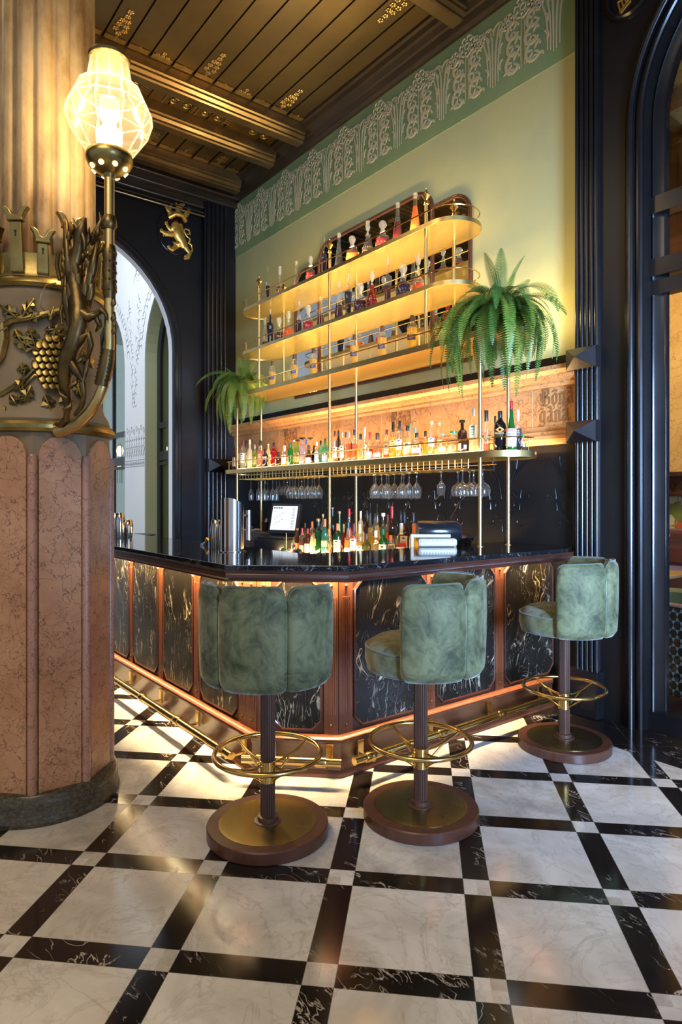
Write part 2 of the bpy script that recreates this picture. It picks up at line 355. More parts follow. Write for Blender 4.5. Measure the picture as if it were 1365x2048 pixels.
def lamp_glass():
    t = NT('lamp_shade_glass'); tr = t.n('BsdfTransparent', {0: (0.96,0.93,0.86,1)}).outputs[0]
    tl = t.n('BsdfTranslucent', {0: (1.0,0.90,0.70,1)}).outputs[0]; a = t.n('MixShader', {0: 0.06, 1: tr, 2: tl}).outputs[0]
    gl = t.n('BsdfGlossy', {0: (1,1,1,1), 1: 0.05}).outputs[0]; fr = t.n('LayerWeight', {0: 0.35}).outputs['Facing']
    return t.end(t.n('MixShader', {0: t.math('ADD', 0.05, t.math('MULTIPLY', fr, 0.45)), 1: a, 2: gl}).outputs[0])
M['lamp_glass'] = lamp_glass()
# ================================================================ SETTING
YW = 3.90; XL = -7.25
XZ = ((1,0,0),(0,0,1),(0,1,0)); YZ = ((0,1,0),(0,0,1),(-1,0,0))
def arch_poly(s0, s1, z0, z1, cs, r, spring, n=28):
    p = [(s0,z0),(cs-r,z0),(cs-r,spring)]
    p += [(cs-r*math.cos(PI*k/n), spring+r*math.sin(PI*k/n)) for k in range(1, n)]
    return p+[(cs+r,spring),(cs+r,z0),(s1,z0),(s1,z1),(s0,z1)]
def arch_frames(A, B, D, O, cs, r, spring, z0, n=36):
    """frames round an arched opening: first profile axis points away from the opening, second along D"""
    A, B, D, O = Vector(A), Vector(B), Vector(D), Vector(O); F = [(O+A*(cs-r)+B*z0, -A, D)]
    for k in range(n+1):
        t = PI*k/n; dr = -A*math.cos(t)+B*math.sin(t); F.append((O+A*cs+B*spring+dr*r, dr, D))
    F.append((O+A*(cs+r)+B*z0, A, D)); return F
def prof_steps(pts): return pts
b = MB().box(-16, -7, -0.05, 4, 9, 0); struct(b.build('floor', M['floor']))
# --- wall at the back of the bar
o = MB().box(XL, YW, 2.37, -2.42, YW+0.1, 4.39).build('wall_back', M['plaster']); struct(o)
o = MB().box(XL, YW-0.006, 4.39, -2.42, YW+0.1, 5.3).build('trim_1', M['frieze']); struct(o, 'green painted frieze under the ceiling'); FR = o
o = MB().box(XL, YW-0.03, 2.285, -2.42, YW+0.1, 2.37).box(XL, YW-0.02, 0, -2.42, YW+0.1, 1.775).build('trim_2', M['black_wall']); struct(o); WAIN = o
m = MB().box(XL, YW-0.02, 1.77, -2.42, YW+0.1, 2.285).build('trim_3', M['band']); struct(m, 'rose marble band with gothic lettering')
pr = [(0,0),(0.0,0.02),(0.02,0.035),(0.035,0.035),(0.05,0.06),(0.075,0.07),(0.10,0.10),(0.13,0.10),(0.13,0)]
fr = [((XL, YW-0.02, 2.165), (0,0,1), (0,-1,0)), ((-2.42, YW-0.02, 2.165), (0,0,1), (0,-1,0))]
m = MB().strip(fr, pr).build('trim_4', M['band']); struct(m)
pr = [(0,0),(0,0.035),(0.03,0.05),(0.035,0.065),(0.06,0.065),(0.065,0.045),(0.09,0.045),(0.10,0.02),(0.13,0.012),(0.13,0)]
fr = [((XL, YW-0.02, 1.77), (0,0,1), (0,-1,0)), ((-2.42, YW-0.02, 1.77), (0,0,1), (0,-1,0))]
m = MB().strip(fr, pr).build('trim_5', M['band']); struct(m)
# joints in the marble band
m = MB()
for x in (-2.79, -3.98, -4.40, -5.6, -6.12): m.box(x-0.002, YW-0.0212, 1.90, x+0.002, YW-0.02, 2.165)
struct(m.build('trim_6', M['relief']))
# carved flowers and stems of the frieze (pattern of one wall: one mesh)
def arc(cx, cz, r, a0, a1, n=10, sx=1.0, y=0): return [(cx+r*math.cos(a0+(a1-a0)*k/n)*sx, y, cz+r*math.sin(a0+(a1-a0)*k/n)) for k in range(n+1)]
def taper(n, r, e=0.35): return [r*(e+(1-e)*math.sin(PI*min(1, max(0, (k+0.4)/(n-0.2))))) for k in range(n)]
fz = MB(); FY = YW-0.008; rnd = random.Random(3)
def rl(pts, r, e=0.4): fz.tube([(p[0], FY, p[2]) for p in pts], taper(len(pts), r, e), 6, flat=(0,1,0))
def flower(cx, cz, R):
    fz.tube(arc(cx, cz, R*0.30, 0, 2*PI, 10, y=FY)[:-1], 0.007, 5, flat=(0,1,0), closed=True)
    for k in range(7):
        a = 2*PI*k/7+0.3; px, pz = cx+math.cos(a)*R*0.62, cz+math.sin(a)*R*0.62
        fz.tube(arc(px, pz, R*0.34, a-2.2, a+2.2, 9, y=FY), 0.009, 5, flat=(0,1,0))
x = -2.62
while x > XL-0.2:
    for dx in (-0.055, -0.03, -0.008, 0.016, 0.042):                   # bundle of stems
        s = 1 if dx > 0 else -1; z0 = 4.47+abs(dx)*0.8+rnd.uniform(0, .02)
        rl([(x+dx, 0, z0), (x+dx*1.0, 0, z0+0.12), (x+dx*1.2, 0, z0+0.24), (x+dx*1.9, 0, z0+0.36), (x+dx*2.7+s*0.01, 0, z0+0.44), (x+dx*3.0+s*.03, 0, z0+0.44)], 0.009)
    rl(arc(x-0.05, 4.90, 0.05, -0.4, 2.6, 8), 0.008); rl(arc(x+0.05, 4.90, 0.05, PI+0.4, PI-2.6, 8), 0.008)
    c = x-0.26
    flower(c, 4.945, 0.082); flower(c-0.13, 4.90, 0.055); flower(c+0.12, 4.90, 0.055)
    for s in (-1, 1):
        rl([(c+s*0.015, 0, 4.52), (c+s*0.02, 0, 4.66), (c+s*0.012, 0, 4.86)], 0.006)
        for (ox, oz, R) in ((0.088, 4.815, 0.060), (0.078, 4.70, 0.066), (0.088, 4.58, 0.070)):   # round leaves with lobes
            rl(arc(c+s*ox, oz, R, 0.3, 2*PI-0.5, 14, 0.9), 0.014, 0.55)
            for k in range(4):
                a = 1.0+k*1.45+rnd.uniform(-.3, .3)
                rl([(c+s*ox+math.cos(a)*R*0.15, 0, oz+math.sin(a)*R*0.15), (c+s*ox+math.cos(a+.2)*R*0.6, 0, oz+math.sin(a+.2)*R*0.6), (c+s*ox+math.cos(a)*R*0.97, 0, oz+math.sin(a)*R*0.97)], 0.012, 0.3)
        for k in range(3):
            zz = 4.86-k*0.12; rl(arc(c+s*0.165, zz, 0.045, PI/2-s*0.3, PI/2-s*2.2, 7), 0.012)
            rl(arc(c+s*(0.05+0.05*k), 4.515, 0.022, PI*0.9, -0.3, 6), 0.010)
    x -= 0.525
FRR = fz.build('relief', M['relief'], FR, smooth=True)
# carved tulips in the dark wainscot
wz = MB(); WY = YW-0.022
def wl(pts, r=0.0035): wz.tube([(p[0], WY, p[2]) for p in pts], r, 5, flat=(0,1,0))
for sx_ in [-2.46-0.57*k for k in range(8)]:
    wz.box(sx_-0.003, WY-0.001, 0.95, sx_+0.003, WY+0.003, 1.76)
    for s in (-1, 1):
        if sx_ == -2.46 and s == 1: continue
        fx, fzz = sx_+s*0.135, 1.385
        for a in (0.35, 1.25, 2.2, 3.6, 4.9):
            ca, sa = math.cos(a)*s, math.sin(a); L = 0.085 if a < 3 else 0.065; nx, nz = -sa, ca
            w_ = 0.016
            wl([(fx+ca*.012, 0, fzz+sa*.012), (fx+ca*L*.5+nx*w_*.6, 0, fzz+sa*L*.5+nz*w_*.6), (fx+ca*L+nx*w_, 0, fzz+sa*L+nz*w_)])
            wl([(fx+ca*.012, 0, fzz+sa*.012), (fx+ca*L*.5-nx*w_*.6, 0, fzz+sa*L*.5-nz*w_*.6), (fx+ca*L-nx*w_, 0, fzz+sa*L-nz*w_)])
            wl([(fx+ca*L+nx*w_, 0, fzz+sa*L+nz*w_), (fx+ca*L*.9, 0, fzz+sa*L*.9), (fx+ca*L-nx*w_, 0, fzz+sa*L-nz*w_)], 0.003)
        wl([(fx, 0, fzz), (fx-s*0.05, 0, 1.31), (sx_+s*0.03, 0, 1.25), (sx_+s*0.02, 0, 1.16)])
        wl(arc(sx_+s*0.075, 1.235, 0.035, PI/2-s*PI/2-0.2*s, PI/2+s*PI/2, 8)); wl(arc(sx_+s*0.135, 1.225, 0.028, -PI/2-s*1.2, -PI/2+s*1.2, 6))
        wl(arc(sx_+s*0.285, 1.50, 0.20, PI/2, PI/2+s*1.35, 12)); wl(arc(sx_+s*0.285, 1.50, 0.185, PI/2, PI/2+s*1.3, 12), 0.003)
        wl([(sx_+s*0.10, 0, 1.62), (sx_+s*0.05, 0, 1.52), (sx_+s*0.03, 0, 1.40)])
        for d in (-.02, .0, .02): wl([(sx_+s*0.10, 0, 1.60), (sx_+s*(0.11+d), 0, 1.66), (sx_+s*(0.11+d*1.5), 0, 1.69)], 0.003)
wz.build('relief', M['black_paint'], WAIN, smooth=True)
# gothic lettering cut in the marble band: broad-nib strokes
GL = {
 'B': ([[(0.10,0.92),(0.22,1.0),(0.30,0.90),(0.27,0.20),(0.15,0.06),(0.30,0.02)],[(0.30,0.88),(0.50,1.02),(0.72,0.92),(0.72,0.66),(0.50,0.54),(0.78,0.44),(0.80,0.12),(0.56,-0.02),(0.30,0.06)],[(0.46,0.86),(0.44,0.14)],[(0.02,0.75),(0.12,0.62),(0.10,0.32)],[(0.50,0.54),(0.38,0.50)]], 0.95),
 'o': ([[(0.26,0.66),(0.12,0.56),(0.12,0.12),(0.28,0.0)],[(0.26,0.66),(0.44,0.54),(0.44,0.12),(0.28,0.0)],[(0.10,0.80),(0.30,0.84),(0.46,0.78)]], 0.56),
 'n': ([[(0.06,0.58),(0.16,0.66),(0.18,0.10),(0.10,0.04),(0.24,-0.02)],[(0.20,0.56),(0.34,0.66),(0.46,0.56),(0.46,0.10),(0.56,0.0)]], 0.62),
 'a': ([[(0.10,0.58),(0.28,0.67),(0.42,0.56),(0.42,0.10),(0.54,0.0)],[(0.40,0.40),(0.14,0.30),(0.14,0.08),(0.28,-0.01),(0.40,0.08)],[(0.04,0.86),(0.22,0.90),(0.38,0.80)]], 0.60),
 'g': ([[(0.26,0.66),(0.12,0.56),(0.12,0.14),(0.28,0.02),(0.42,0.12)],[(0.26,0.66),(0.44,0.58),(0.44,-0.12),(0.30,-0.26),(0.08,-0.20),(0.02,-0.10)],[(-0.04,0.72),(0.12,0.84),(0.30,0.78)]], 0.60)}
def gothic(text, x, z, h, y):
    mb = MB(); nib = Vector((0.055, 0, 0.05))*h
    for ch in text:
        st, adv = GL[ch]
        for s in st:
            for a, c in zip(s[:-1], s[1:]):
                A = Vector((x+a[0]*h*0.82, 0, z+a[1]*h)); Bv = Vector((x+c[0]*h*0.82, 0, z+c[1]*h))
                q = [A-nib, A+nib, Bv+nib, Bv-nib]
                mb.prism([(p.x, p.z) for p in q], (1,0,0), (0,0,1), (0,1,0), (0, y, 0), -0.004, 0.001)
        x += adv*h*0.82
    return mb
for (x, t1) in ((-2.725, 1), (-4.275, 1), (-6.02, 1)):
    mb = gothic('Bona', x, 2.045, 0.118, YW-0.02); mb.merge(gothic('gana', x-0.005, 1.93, 0.118, YW-0.02))
    for (cx, cz, r, a0, a1) in ((x+0.06, 2.16, .03, 0.4, 2.8), (x+0.16, 2.035, .02, 0, 5), (x+0.1, 2.03, .015, 3, 7), (x+0.30, 2.03, .03, 1, 3.6), (x+0.30, 1.96, .025, -1.4, 1.6), (x+0.14, 1.915, .03, 3.3, 5.8), (x+0.29, 2.14, .022, -.5, 2.5), (x-.015, 2.10, .012, 1.5, 5)):
        mb.tube(arc(cx, cz, r, a0, a1, 7, y=YW-0.021), 0.0035, 4, flat=(0,1,0))
    o = mb.build('carved_lettering', M['band_cut_shade']); struct(o, 'gothic words engraved in the marble band')
# --- pilaster with reeds between wall and glazed arch
def reeded(name, x0, x1, y, z0, z1, n, dep, along='x', base=0.12):
    pr = [(0, 0)]; w = (x1-x0)/n
    for k in range(n):
        for j in range(7):
            t = PI*(1-j/6); pr.append((w*(k+0.5)+w*0.42*math.cos(t), dep*0.35+w*0.42*math.sin(t)*1.0))
    pr.append((x1-x0, 0)); mb = MB()
    if along == 'x': mb.strip([((x0, y, z0), (1,0,0), (0,-1,0)), ((x0, y, z1), (1,0,0), (0,-1,0))], pr)
    else: mb.strip([((y, x0, z0), (0,1,0), (1,0,0)), ((y, x0, z1), (0,1,0), (1,0,0))], pr)
    return mb
P1 = reeded('p', -2.42, -2.25, 3.835, 0, 5.3, 5, 0.03)
P1.box(-2.42, 3.835, 0, -2.25, 4.05, 5.3)
o = P1.build('trim_7', M['black_paint'], smooth=True); struct(o, 'reeded black pilaster')
def diamond(x, y, z, w, h, d, D):
    mb = MB(); A = Vector((1,0,0)) if D.y else Vector((0,1,0)); Z = Vector((0,0,1)); O = Vector((x,y,z))
    mb.add([O-A*w-Z*h, O+A*w-Z*h, O+A*w+Z*h, O-A*w+Z*h, O-A*w-Z*h+D*d*.4, O+A*w-Z*h+D*d*.4, O+A*w+Z*h+D*d*.4, O-A*w+Z*h+D*d*.4, O+D*d],
           [(0,1,2,3),(0,1,5,4),(1,2,6,5),(2,3,7,6),(3,0,4,7),(4,5,8),(5,6,8),(6,7,8),(7,4,8)]); return mb
for i, z in enumerate((2.30, 1.83)):
    o = diamond(-2.335, 3.80, z, 0.105, 0.068, 0.12, Vector((0,-1,0))).build('diamond_boss', M['black_paint']); struct(o, 'black pyramid block on the pilaster')
mbp = MB().box(-2.44, 3.77, 0, -2.23, 3.9, 0.30); struct(mbp.build('baseboard_back', M['black_paint'], bevel=0.01))
# --- arch wall to the right with glazed door
CS, CR, SP = -1.02, 0.95, 3.69
o = MB().prism(arch_poly(-2.42, 2.6, 0, 5.3, CS, CR, SP), *XZ, (0,0,0), 3.85, 4.06).build('wall_right', M['black_wall']); struct(o)
o = MB()
for (r0, pr) in ((CR+0.055, [(0,0),(0.0,0.035),(0.008,0.045),(0.018,0.048),(0.028,0.042),(0.032,0.03),(0.038,0.03),(0.042,0.022),(0.048,0.018),(0.05,0)]), (CR+0.005, [(0,0),(0,0.012),(0.008,0.022),(0.02,0.024),(0.028,0.012),(0.04,0.012),(0.045,0)])):
    o.strip(arch_frames((1,0,0),(0,0,1),(0,-1,0),(0,3.85,0),CS,r0,SP,0), pr)
o.strip(arch_frames((1,0,0),(0,0,1),(0,-1,0),(0,3.85,0),CS,CR+0.105,SP,0), [(0,0),(0,0.008),(0.006,0.012),(0.012,0.008),(0.012,0)])
struct(o.build('trim_8', M['black_paint'], smooth=True), 'black moulding round the glazed arch')
door = MB().strip(arch_frames((1,0,0),(0,0,1),(0,-1,0),(0,3.99,0),CS,CR,SP,0), [(0,0),(0,0.05),(-0.012,0.06),(-0.022,0.05),(-0.05,0.04),(-0.065,0.03),(-0.075,0.03),(-0.085,0.0)])
for (z0, z1, y0, y1) in ((3.13,3.235,3.91,4.0),(2.75,2.855,3.91,4.0),(2.64,2.73,3.93,4.0),(0.0,0.11,3.90,4.0)): door.box(CS-CR, y0, z0, CS+CR, y1, z1)
door.box(CS-0.03, 3.92, 0, CS+0.03, 3.99, SP+CR); D1 = door.build('window_1', M['black_paint'], smooth=True); struct(D1, 'arched glazed door with black frame')
pn = MB().prism([(CS-0.90,0.1)]+[(CS-0.90*math.cos(PI*k/24), SP+0.90*math.sin(PI*k/24)) for k in range(25)]+[(CS+0.90,0.1)], *XZ, (0,0,0), 3.965, 3.969)
g = pn.build('glass_pane', M['pane'], D1)
# roundel with gilt letters over the panel
c = W(1262, -14, y=3.85)
rd = thing('wall_roundel', 'round black medallion with gilt lettering high beside the glazed arch', 'medallion', (c.x, 3.85, c.z))
rg = MB().strip([((math.cos(a)*0.125, 0, math.sin(a)*0.125), (math.cos(a),0,math.sin(a)), (0,-1,0)) for a in [2*PI*k/40 for k in range(40)]], [(0,0),(0,.03),(.012,.035),(.02,.02),(.03,.02),(.036,0)], closed=True)
rg.build('rim', M['black_paint'], rd, smooth=True)
MB().prism([(math.cos(2*PI*k/36)*.125, math.sin(2*PI*k/36)*.125) for k in range(36)], *XZ, (0,0,0), -0.006, 0.0).build('disc', M['black_wall'], rd)
gm = MB()
for (x0,z0,x1,z1) in ((-.075,-.02,-.055,-.10),(-.055,-.10,.01,-.06),(-.05,-.02,-.04,-.07),(-.03,-.02,-.02,-.055),(.0,-.02,.005,-.05),(.02,-.01,.028,-.045),(-.02,-.055,.06,-.02),(-.075,-.02,.07,-.02),(-.06,.02,.06,.02),(-.04,.02,-.04,.08),(.0,.02,.0,.08),(.04,.02,.04,.08),(.06,-.02,.06,.06)):
    gm.tube([(x0,-.012,z0),(x1,-.012,z1)], 0.0055, 5)
for k in range(12):
    t = k/11; x0_ = -.06+t*.10; z0_ = -.095+t*.075; gm.box(x0_-.004,-.016,z0_,x0_+.006,-.008,z0_+.018)
gm.build('gilt_letters', M['gold'], rd)
# --- end wall with the arch to the courtyard
AC, AR, AS = 1.884, 1.236, 3.15
pl = arch_poly(-6.0, 3.9, 0, 5.3, AC, AR, AS)
struct(MB().prism(pl, (0,1,0), (0,0,1), (1,0,0), (0,0,0), XL-0.03, XL).build('wall_left', M['black_wall']))
struct(MB().prism(arch_poly(-6.0, 4.2, 0, 5.6, AC, AR-0.005, AS), (0,1,0), (0,0,1), (1,0,0), (0,0,0), XL-0.12, XL-0.03).build('trim_9', M['white_wall']), 'white reveal of the archway')
o = MB().strip(arch_frames((0,1,0),(0,0,1),(1,0,0),(XL,0,0),AC,AR,AS,0), [(0,0),(0,0.03),(.01,.045),(.025,.045),(.035,.03),(.05,.03),(.06,.04),(.075,.04),(.08,.02),(.10,.015),(.10,0)])
struct(o.build('trim_10', M['black_paint'], smooth=True), 'dark moulding round the archway')
pm = reeded('p', 3.50, 3.78, XL+0.09, 0, 5.1, 5, 0.03, 'y'); pm.box(XL, 3.48, 0, XL+0.09, 3.9, 5.1)
struct(pm.build('trim_11', M['black_paint'], smooth=True), 'reeded dark pilaster in the corner')
dm = diamond(XL+0.13, 3.62, 1.80, 0.13, 0.08, 0.12, Vector((1,0,0))); struct(dm.build('diamond_boss', M['black_paint']), 'dark pyramid block on the corner pilaster')
struct(MB().box(XL, -6, 4.98, XL+0.14, 3.9, 5.3).box(XL, -6, 5.05, XL+0.22, 3.9, 5.3).box(XL,-6,4.9,XL+.06,3.9,5.3).build('trim_12', M['cornice'], bevel=0.015))
struct(MB().tube([(XL+0.07, -3, 4.80), (XL+0.07, 3.5, 4.80)], 0.014, 8).tube([(XL+0.07, -3, 4.84), (XL+0.07, 3.5, 4.84)], 0.008, 6).build('trim_13', M['beam'], smooth=True), 'thin rod under the cornice')
# --- ceiling: boards, beams, cornice
cl = MB().box(-8, -6.5, 5.24, 2.6, 4.1, 5.34)
y = 3.70
while y > -6.3: cl.box(-7.3, y-0.182, 5.20, 2.6, y, 5.245); cl.box(-7.3, y-0.198, 5.212, 2.6, y-0.188, 5.245); y -= 0.19+0.01
CE = cl.build('ceiling', M['ceil']); struct(CE)
bp = [(-0.10,0.2),(-0.10,0.08),(-0.085,0.07),(-0.085,0.05),(-0.06,0.03),(-0.06,0.01),(-0.045,0.0),(0.045,0.0),(0.06,0.01),(0.06,0.03),(0.085,0.05),(0.085,0.07),(0.10,0.08),(0.10,0.2)]
for i, x in enumerate((-6.82,-6.06,-5.50,-3.37,-2.80,-0.70,-0.14)):
    o = MB().strip([((x, -6.4, 5.02), (1,0,0), (0,0,1)), ((x, 3.74, 5.02), (1,0,0), (0,0,1))], bp); struct(o.build('trim_%d' % (20+i), M['beam']), 'moulded ceiling beam')
cp = [(0,0),(0,0.035),(0.02,0.06),(0.02,0.075),(0.05,0.10),(0.055,0.12),(0.085,0.15),(0.09,0.18),(0.12,0.20),(0.125,0.23),(0.25,0.25),(0.25,0)]
struct(MB().strip([((XL, YW, 5.05), (0,0,1), (0,-1,0)), ((2.6, YW, 5.05), (0,0,1), (0,-1,0))], cp).build('trim_14', M['cornice']), 'dark stepped cornice')
# gilt ornaments of the ceiling (pattern of the boards)
gl = MB(); cz = 5.198
def rosette(x, y, r):
    r = r*1.3
    for k in range(5):
        a = 2*PI*k/5+0.3; gl.lathe([(0.001,-0.010),(r*.32,-0.006),(r*.36,0.0)], (x+math.cos(a)*r*.5, y+math.sin(a)*r*.5, cz), 6)
    gl.lathe([(0.001,-0.014),(r*.22,-0.008),(r*.22,0)], (x, y, cz), 6)
def spray(x, y, dr):
    for (d, w) in ((0.10,0.0),(0.15,0.035),(0.15,-0.035),(0.21,0.03),(0.21,-0.03),(0.27,0.022),(0.27,-0.022),(0.33,0.0),(0.39,0.0)): rosette(x+dr*d, y+w, 0.026)
    gl.tube([(x+dr*0.04,y,cz),(x+dr*0.36,y,cz)], 0.004, 4)
def crest(x, y, dr):
    for w in (-0.045, 0, 0.045): rosette(x+dr*0.05, y+w, 0.022)
    rosette(x+dr*0.10, y, 0.02); gl.box(min(x,x+dr*0.02), y-0.07, cz-0.008, max(x,x+dr*0.02), y+0.07, cz)
def scroll_panel(x, y, w, h):
    gl.box(x-w/2, y-h/2, cz-0.006, x+w/2, y-h/2+0.008, cz); gl.box(x-w/2, y+h/2-0.008, cz-0.006, x+w/2, y+h/2, cz)
    for sx_ in (-1, 1):
        for sy_ in (-1, 1):
            px, py = x+sx_*w*.24, y+sy_*h*.22
            gl.tube([(px+math.cos(t*0.7)*w*.16*(1-t/14), py+math.sin(t*0.7)*h*.2*(1-t/14), cz-0.004) for t in range(12)], 0.006, 4)
            rosette(px, py, 0.03)
    rosette(x, y, 0.045)
for (x, dr, y0) in ((-5.39,1,3.6),(-3.48,-1,3.6),(-6.17,-1,3.6),(-6.71,1,3.6),(-2.69,1,3.6)):
    k = 0; y = 3.60
    while y > -1.6:
        if dr and k % 2 == 1: (spray if k % 4 == 1 else crest)(x, y, dr)
        gl.box(x, y-0.085, cz-0.012, x+dr*0.055, y+0.085, cz-0.004) if dr > 0 else gl.box(x+dr*0.055, y-0.085, cz-0.012, x, y+0.085, cz-0.004)
        rosette(x+dr*0.027, y, 0.034); rosette(x+dr*0.027, y+0.055, 0.02); rosette(x+dr*0.027, y-0.055, 0.02)
        y -= 0.20; k += 1
for x in (-5.78, -3.085):
    y = 3.45; k = 0
    while y > -1.4:
        if k % 3 == 1:
            for j in range(7): gl.add([(x-.12+j*.035,y-.06,cz),(x-.09+j*.035,y-.06,cz),(x-.105+j*.035,y+.06,cz-.02)], [(0,1,2)])
            y -= 0.2
        else: scroll_panel(x, y, 0.34, 0.30); y -= 0.33
        k += 1
for y in (3.35, 2.9, 2.4, 1.9): scroll_panel(-7.0, y, 0.2, 0.36)
gl.build('gilt_ornament', M['ceil_gold'], CE)
# --- courtyard beyond the archway
YC = 4.20
def courtwall():
    global CWALL
    mb = MB()
    a1 = arch_poly(-11.465, -7.58, 0, 7.5, -9.63, 1.34, 3.80); a2 = arch_poly(-16, -11.465, 0, 7.5, -13.30, 1.34, 3.80)
    mb.prism(a1, *XZ, (0,0,0), YC, YC+0.02).prism(a2, *XZ, (0,0,0), YC, YC+0.02)
    CWALL = mb.build('wall_court', M['white_wall']); struct(CWALL)
    mb = MB().prism(a1, *XZ, (0,0,0), YC+0.02, YC+0.40).prism(a2, *XZ, (0,0,0), YC+0.02, YC+0.40); struct(mb.build('trim_15', M['green_reveal']), 'yellow-green reveals of the courtyard arches')
courtwall()
ln = MB(); LY = YC-0.003; rr = random.Random(5)
def lt(p, r=0.004): ln.tube([(a, LY, c) for a, _, c in p], r, 4)
for k in range(9):                                              # band of stylised buds at 2.0 to 2.6 m
    x = -11.93+k*0.115
    lt(arc(x, 2.60+0.05*(k%2), 0.05, 0, 2*PI, 10, 0.6)); lt([(x, 0, 2.53), (x, 0, 2.2)]); lt(arc(x+0.05, 2.42, 0.05, 0.5, 4.5, 8)); lt(arc(x-0.02, 2.28, 0.06, -2, 2.5, 8)); lt(arc(x+0.03, 2.15, 0.05, 0, 4, 8))
for z in (1.98, 2.03, 2.09): lt([(-11.95,0,z),(-10.98,0,z)])
for k in range(12): x = -11.92+k*0.08; lt([(x,0,2.0),(x+0.03,0,2.07),(x+0.06,0,2.0)])
for k in range(26):                                             # hanging garland above the pier
    z = 3.1+k*0.075; w = 0.06+0.012*k; x = -11.46
    for s in (-1, 1): lt(arc(x+s*w*rr.uniform(.4, 1), z, 0.05, rr.uniform(0, 3), rr.uniform(3.5, 6), 6))
for (cx, sg) in ((-9.63, -1), (-13.3, 1)):
    for k in range(22):
        a = 0.15+k*0.075; R = 1.56; x = cx+sg*R*math.cos(a); z = 3.8+R*math.sin(a); lt(arc(x, z, 0.07, k, k+4.6, 8))
for k in range(9): lt(arc(-11.35+0.1*math.sin(k), 5.3+0.09*k, 0.12, k*1.3, k*1.3+3.4, 8))
ln.build('sgraffito', M['white_line'], CWALL)
def court_window(n, cx, lab):
    fw = MB().strip(arch_frames((1,0,0),(0,0,1),(0,-1,0),(0,YC+0.27,0),cx,1.34,3.80,0), [(0,0),(0,.05),(-.07,.06),(-.10,.04),(-.13,.04),(-.13,0)])
    for (z0, z1) in ((2.62,2.72),(2.06,2.22),(1.98,2.04)): fw.box(cx-1.3, YC+0.21, z0, cx+1.3, YC+0.28, z1)
    for dx in (-0.85, 0, 0.85): fw.box(cx+dx-.03, YC+0.22, 0, cx+dx+.03, YC+0.28, 4.9)
    f = fw.build('window_%d' % n, M['black_metal']); struct(f, lab)
    p = MB().prism([(cx-1.28,0.05)]+[(cx-1.28*math.cos(PI*k/24), 3.8+1.28*math.sin(PI*k/24)) for k in range(25)]+[(cx+1.28,0.05)], *XZ, (0,0,0), YC+0.255, YC+0.259)
    p.build('glass_pane', M['pane_green'], f)
court_window(2, -9.63, 'arched courtyard window with dark frame'); court_window(3, -13.30, 'arched courtyard window behind the lamp pole')
rw = MB().box(-16, YC+1.8, 0, -7.6, YC+1.9, 6); struct(rw.build('wall_behind', vary('far_room_wall', (0.22,0.26,0.17), (0.34,0.27,0.14), 1.1, 0.6)))
struct(MB().box(-16, YC+0.42, 5.2, -7.6, YC+1.9, 5.3).build('trim_16', M['beam']))
struct(MB().box(-16.2, -7, 0, -16, YC+0.4, 7.5).build('wall_far', M['white_wall']))
lt_ = thing('wall_lantern', 'glowing brass lantern seen through the left courtyard window', 'lantern', W(240, 925, y=YC+1.2))
for dz, r in ((0.28, 0.09), (0.0, 0.075)):
    MB().lathe([(0.02,-.13),(r*.6,-.11),(r,0.0),(r*.7,.09),(.02,.12)], (0,0,dz), 12).build('globe', glow('lantern_glass_%d' % int(dz*100), (1.0,0.74,0.36), 3.0), lt_, smooth=True)
MB().strip(arch_frames((1,0,0),(0,0,1),(0,-1,0),(0,0,0),0,0.15,0.30,-0.5), [(0,0),(0,.02),(.02,.02),(.02,0)]).tube([(0,0,.45),(0,0,-.5)], .01).build('frame', M['brass'], lt_)
l2 = thing('wall_lantern', 'small round glowing lantern in the courtyard window nearest the dark jamb', 'lantern', W(337, 899, y=YC+1.0))
MB().lathe([(0.01,-.06),(.05,-.03),(.06,0.0),(.05,.04),(.01,.06)], (0,0,0), 12).build('globe', glow('lantern_glass_c', (1.0,0.74,0.36), 5.0), l2, smooth=True)
MB().tube([(0,0,.05),(0,0,.5)], .008).build('stem', M['brass'], l2)
# --- dining room behind the glazed arch
struct(MB().box(-5.2, 7.0, 0, 2.6, 7.1, 4.0).build('wall_dining', crack_marble('honey_marble', (0.60,0.36,0.13), (0.72,0.47,0.19), (0.35,0.17,0.05), 5, 0.35)))
struct(MB().box(-5.2, 6.9, 3.75, 2.6, 7.1, 4.0).box(-5.2, 6.8, 3.9, 2.6, 7.1, 4.1).box(-5.2, 6.95, 4.1, 2.6, 7.1, 5.35).box(2.6, 4.06, 0, 2.7, 7.1, 5.4).box(-5.2, 4.1, 5.3, 2.6, 7.1, 5.4).build('trim_17', M['mahogany_dark']))
struct(MB().box(-5.3, 4.06, 0, -5.2, 7.1, 5.4).build('trim_18', M['mahogany_dark']))
tc = MB()
for x in (-4.6, -3.9, -3.2, -2.5, -1.8, -1.1): tc.box(x-.07, 4.1, 5.12, x+.07, 7.0, 5.3)
for y in (4.9, 5.6, 6.3): tc.box(-5.2, y-.07, 5.15, 2.6, y+.07, 5.3)
CB = tc.build('trim_19', wood('coffer_wood', (0.20,0.085,0.03), (0.11,0.045,0.02))); struct(CB)
def ornam():
    t = NT('painted_coffer'); v = t.geo(); n = t.n('TexVoronoi', {'Vector': v, 'Scale': 14.0}).outputs['Distance']
    c = t.mix(t.ramp(n, [(0.25, 0.0), (0.3, 1.0)]), (0.55,0.30,0.14), (0.42,0.55,0.50)); return t.end(t.pbsdf(c, 0.4))
struct(MB().box(-5.2, 4.1, 5.27, 2.6, 7.0, 5.29).build('trim_30', ornam()))
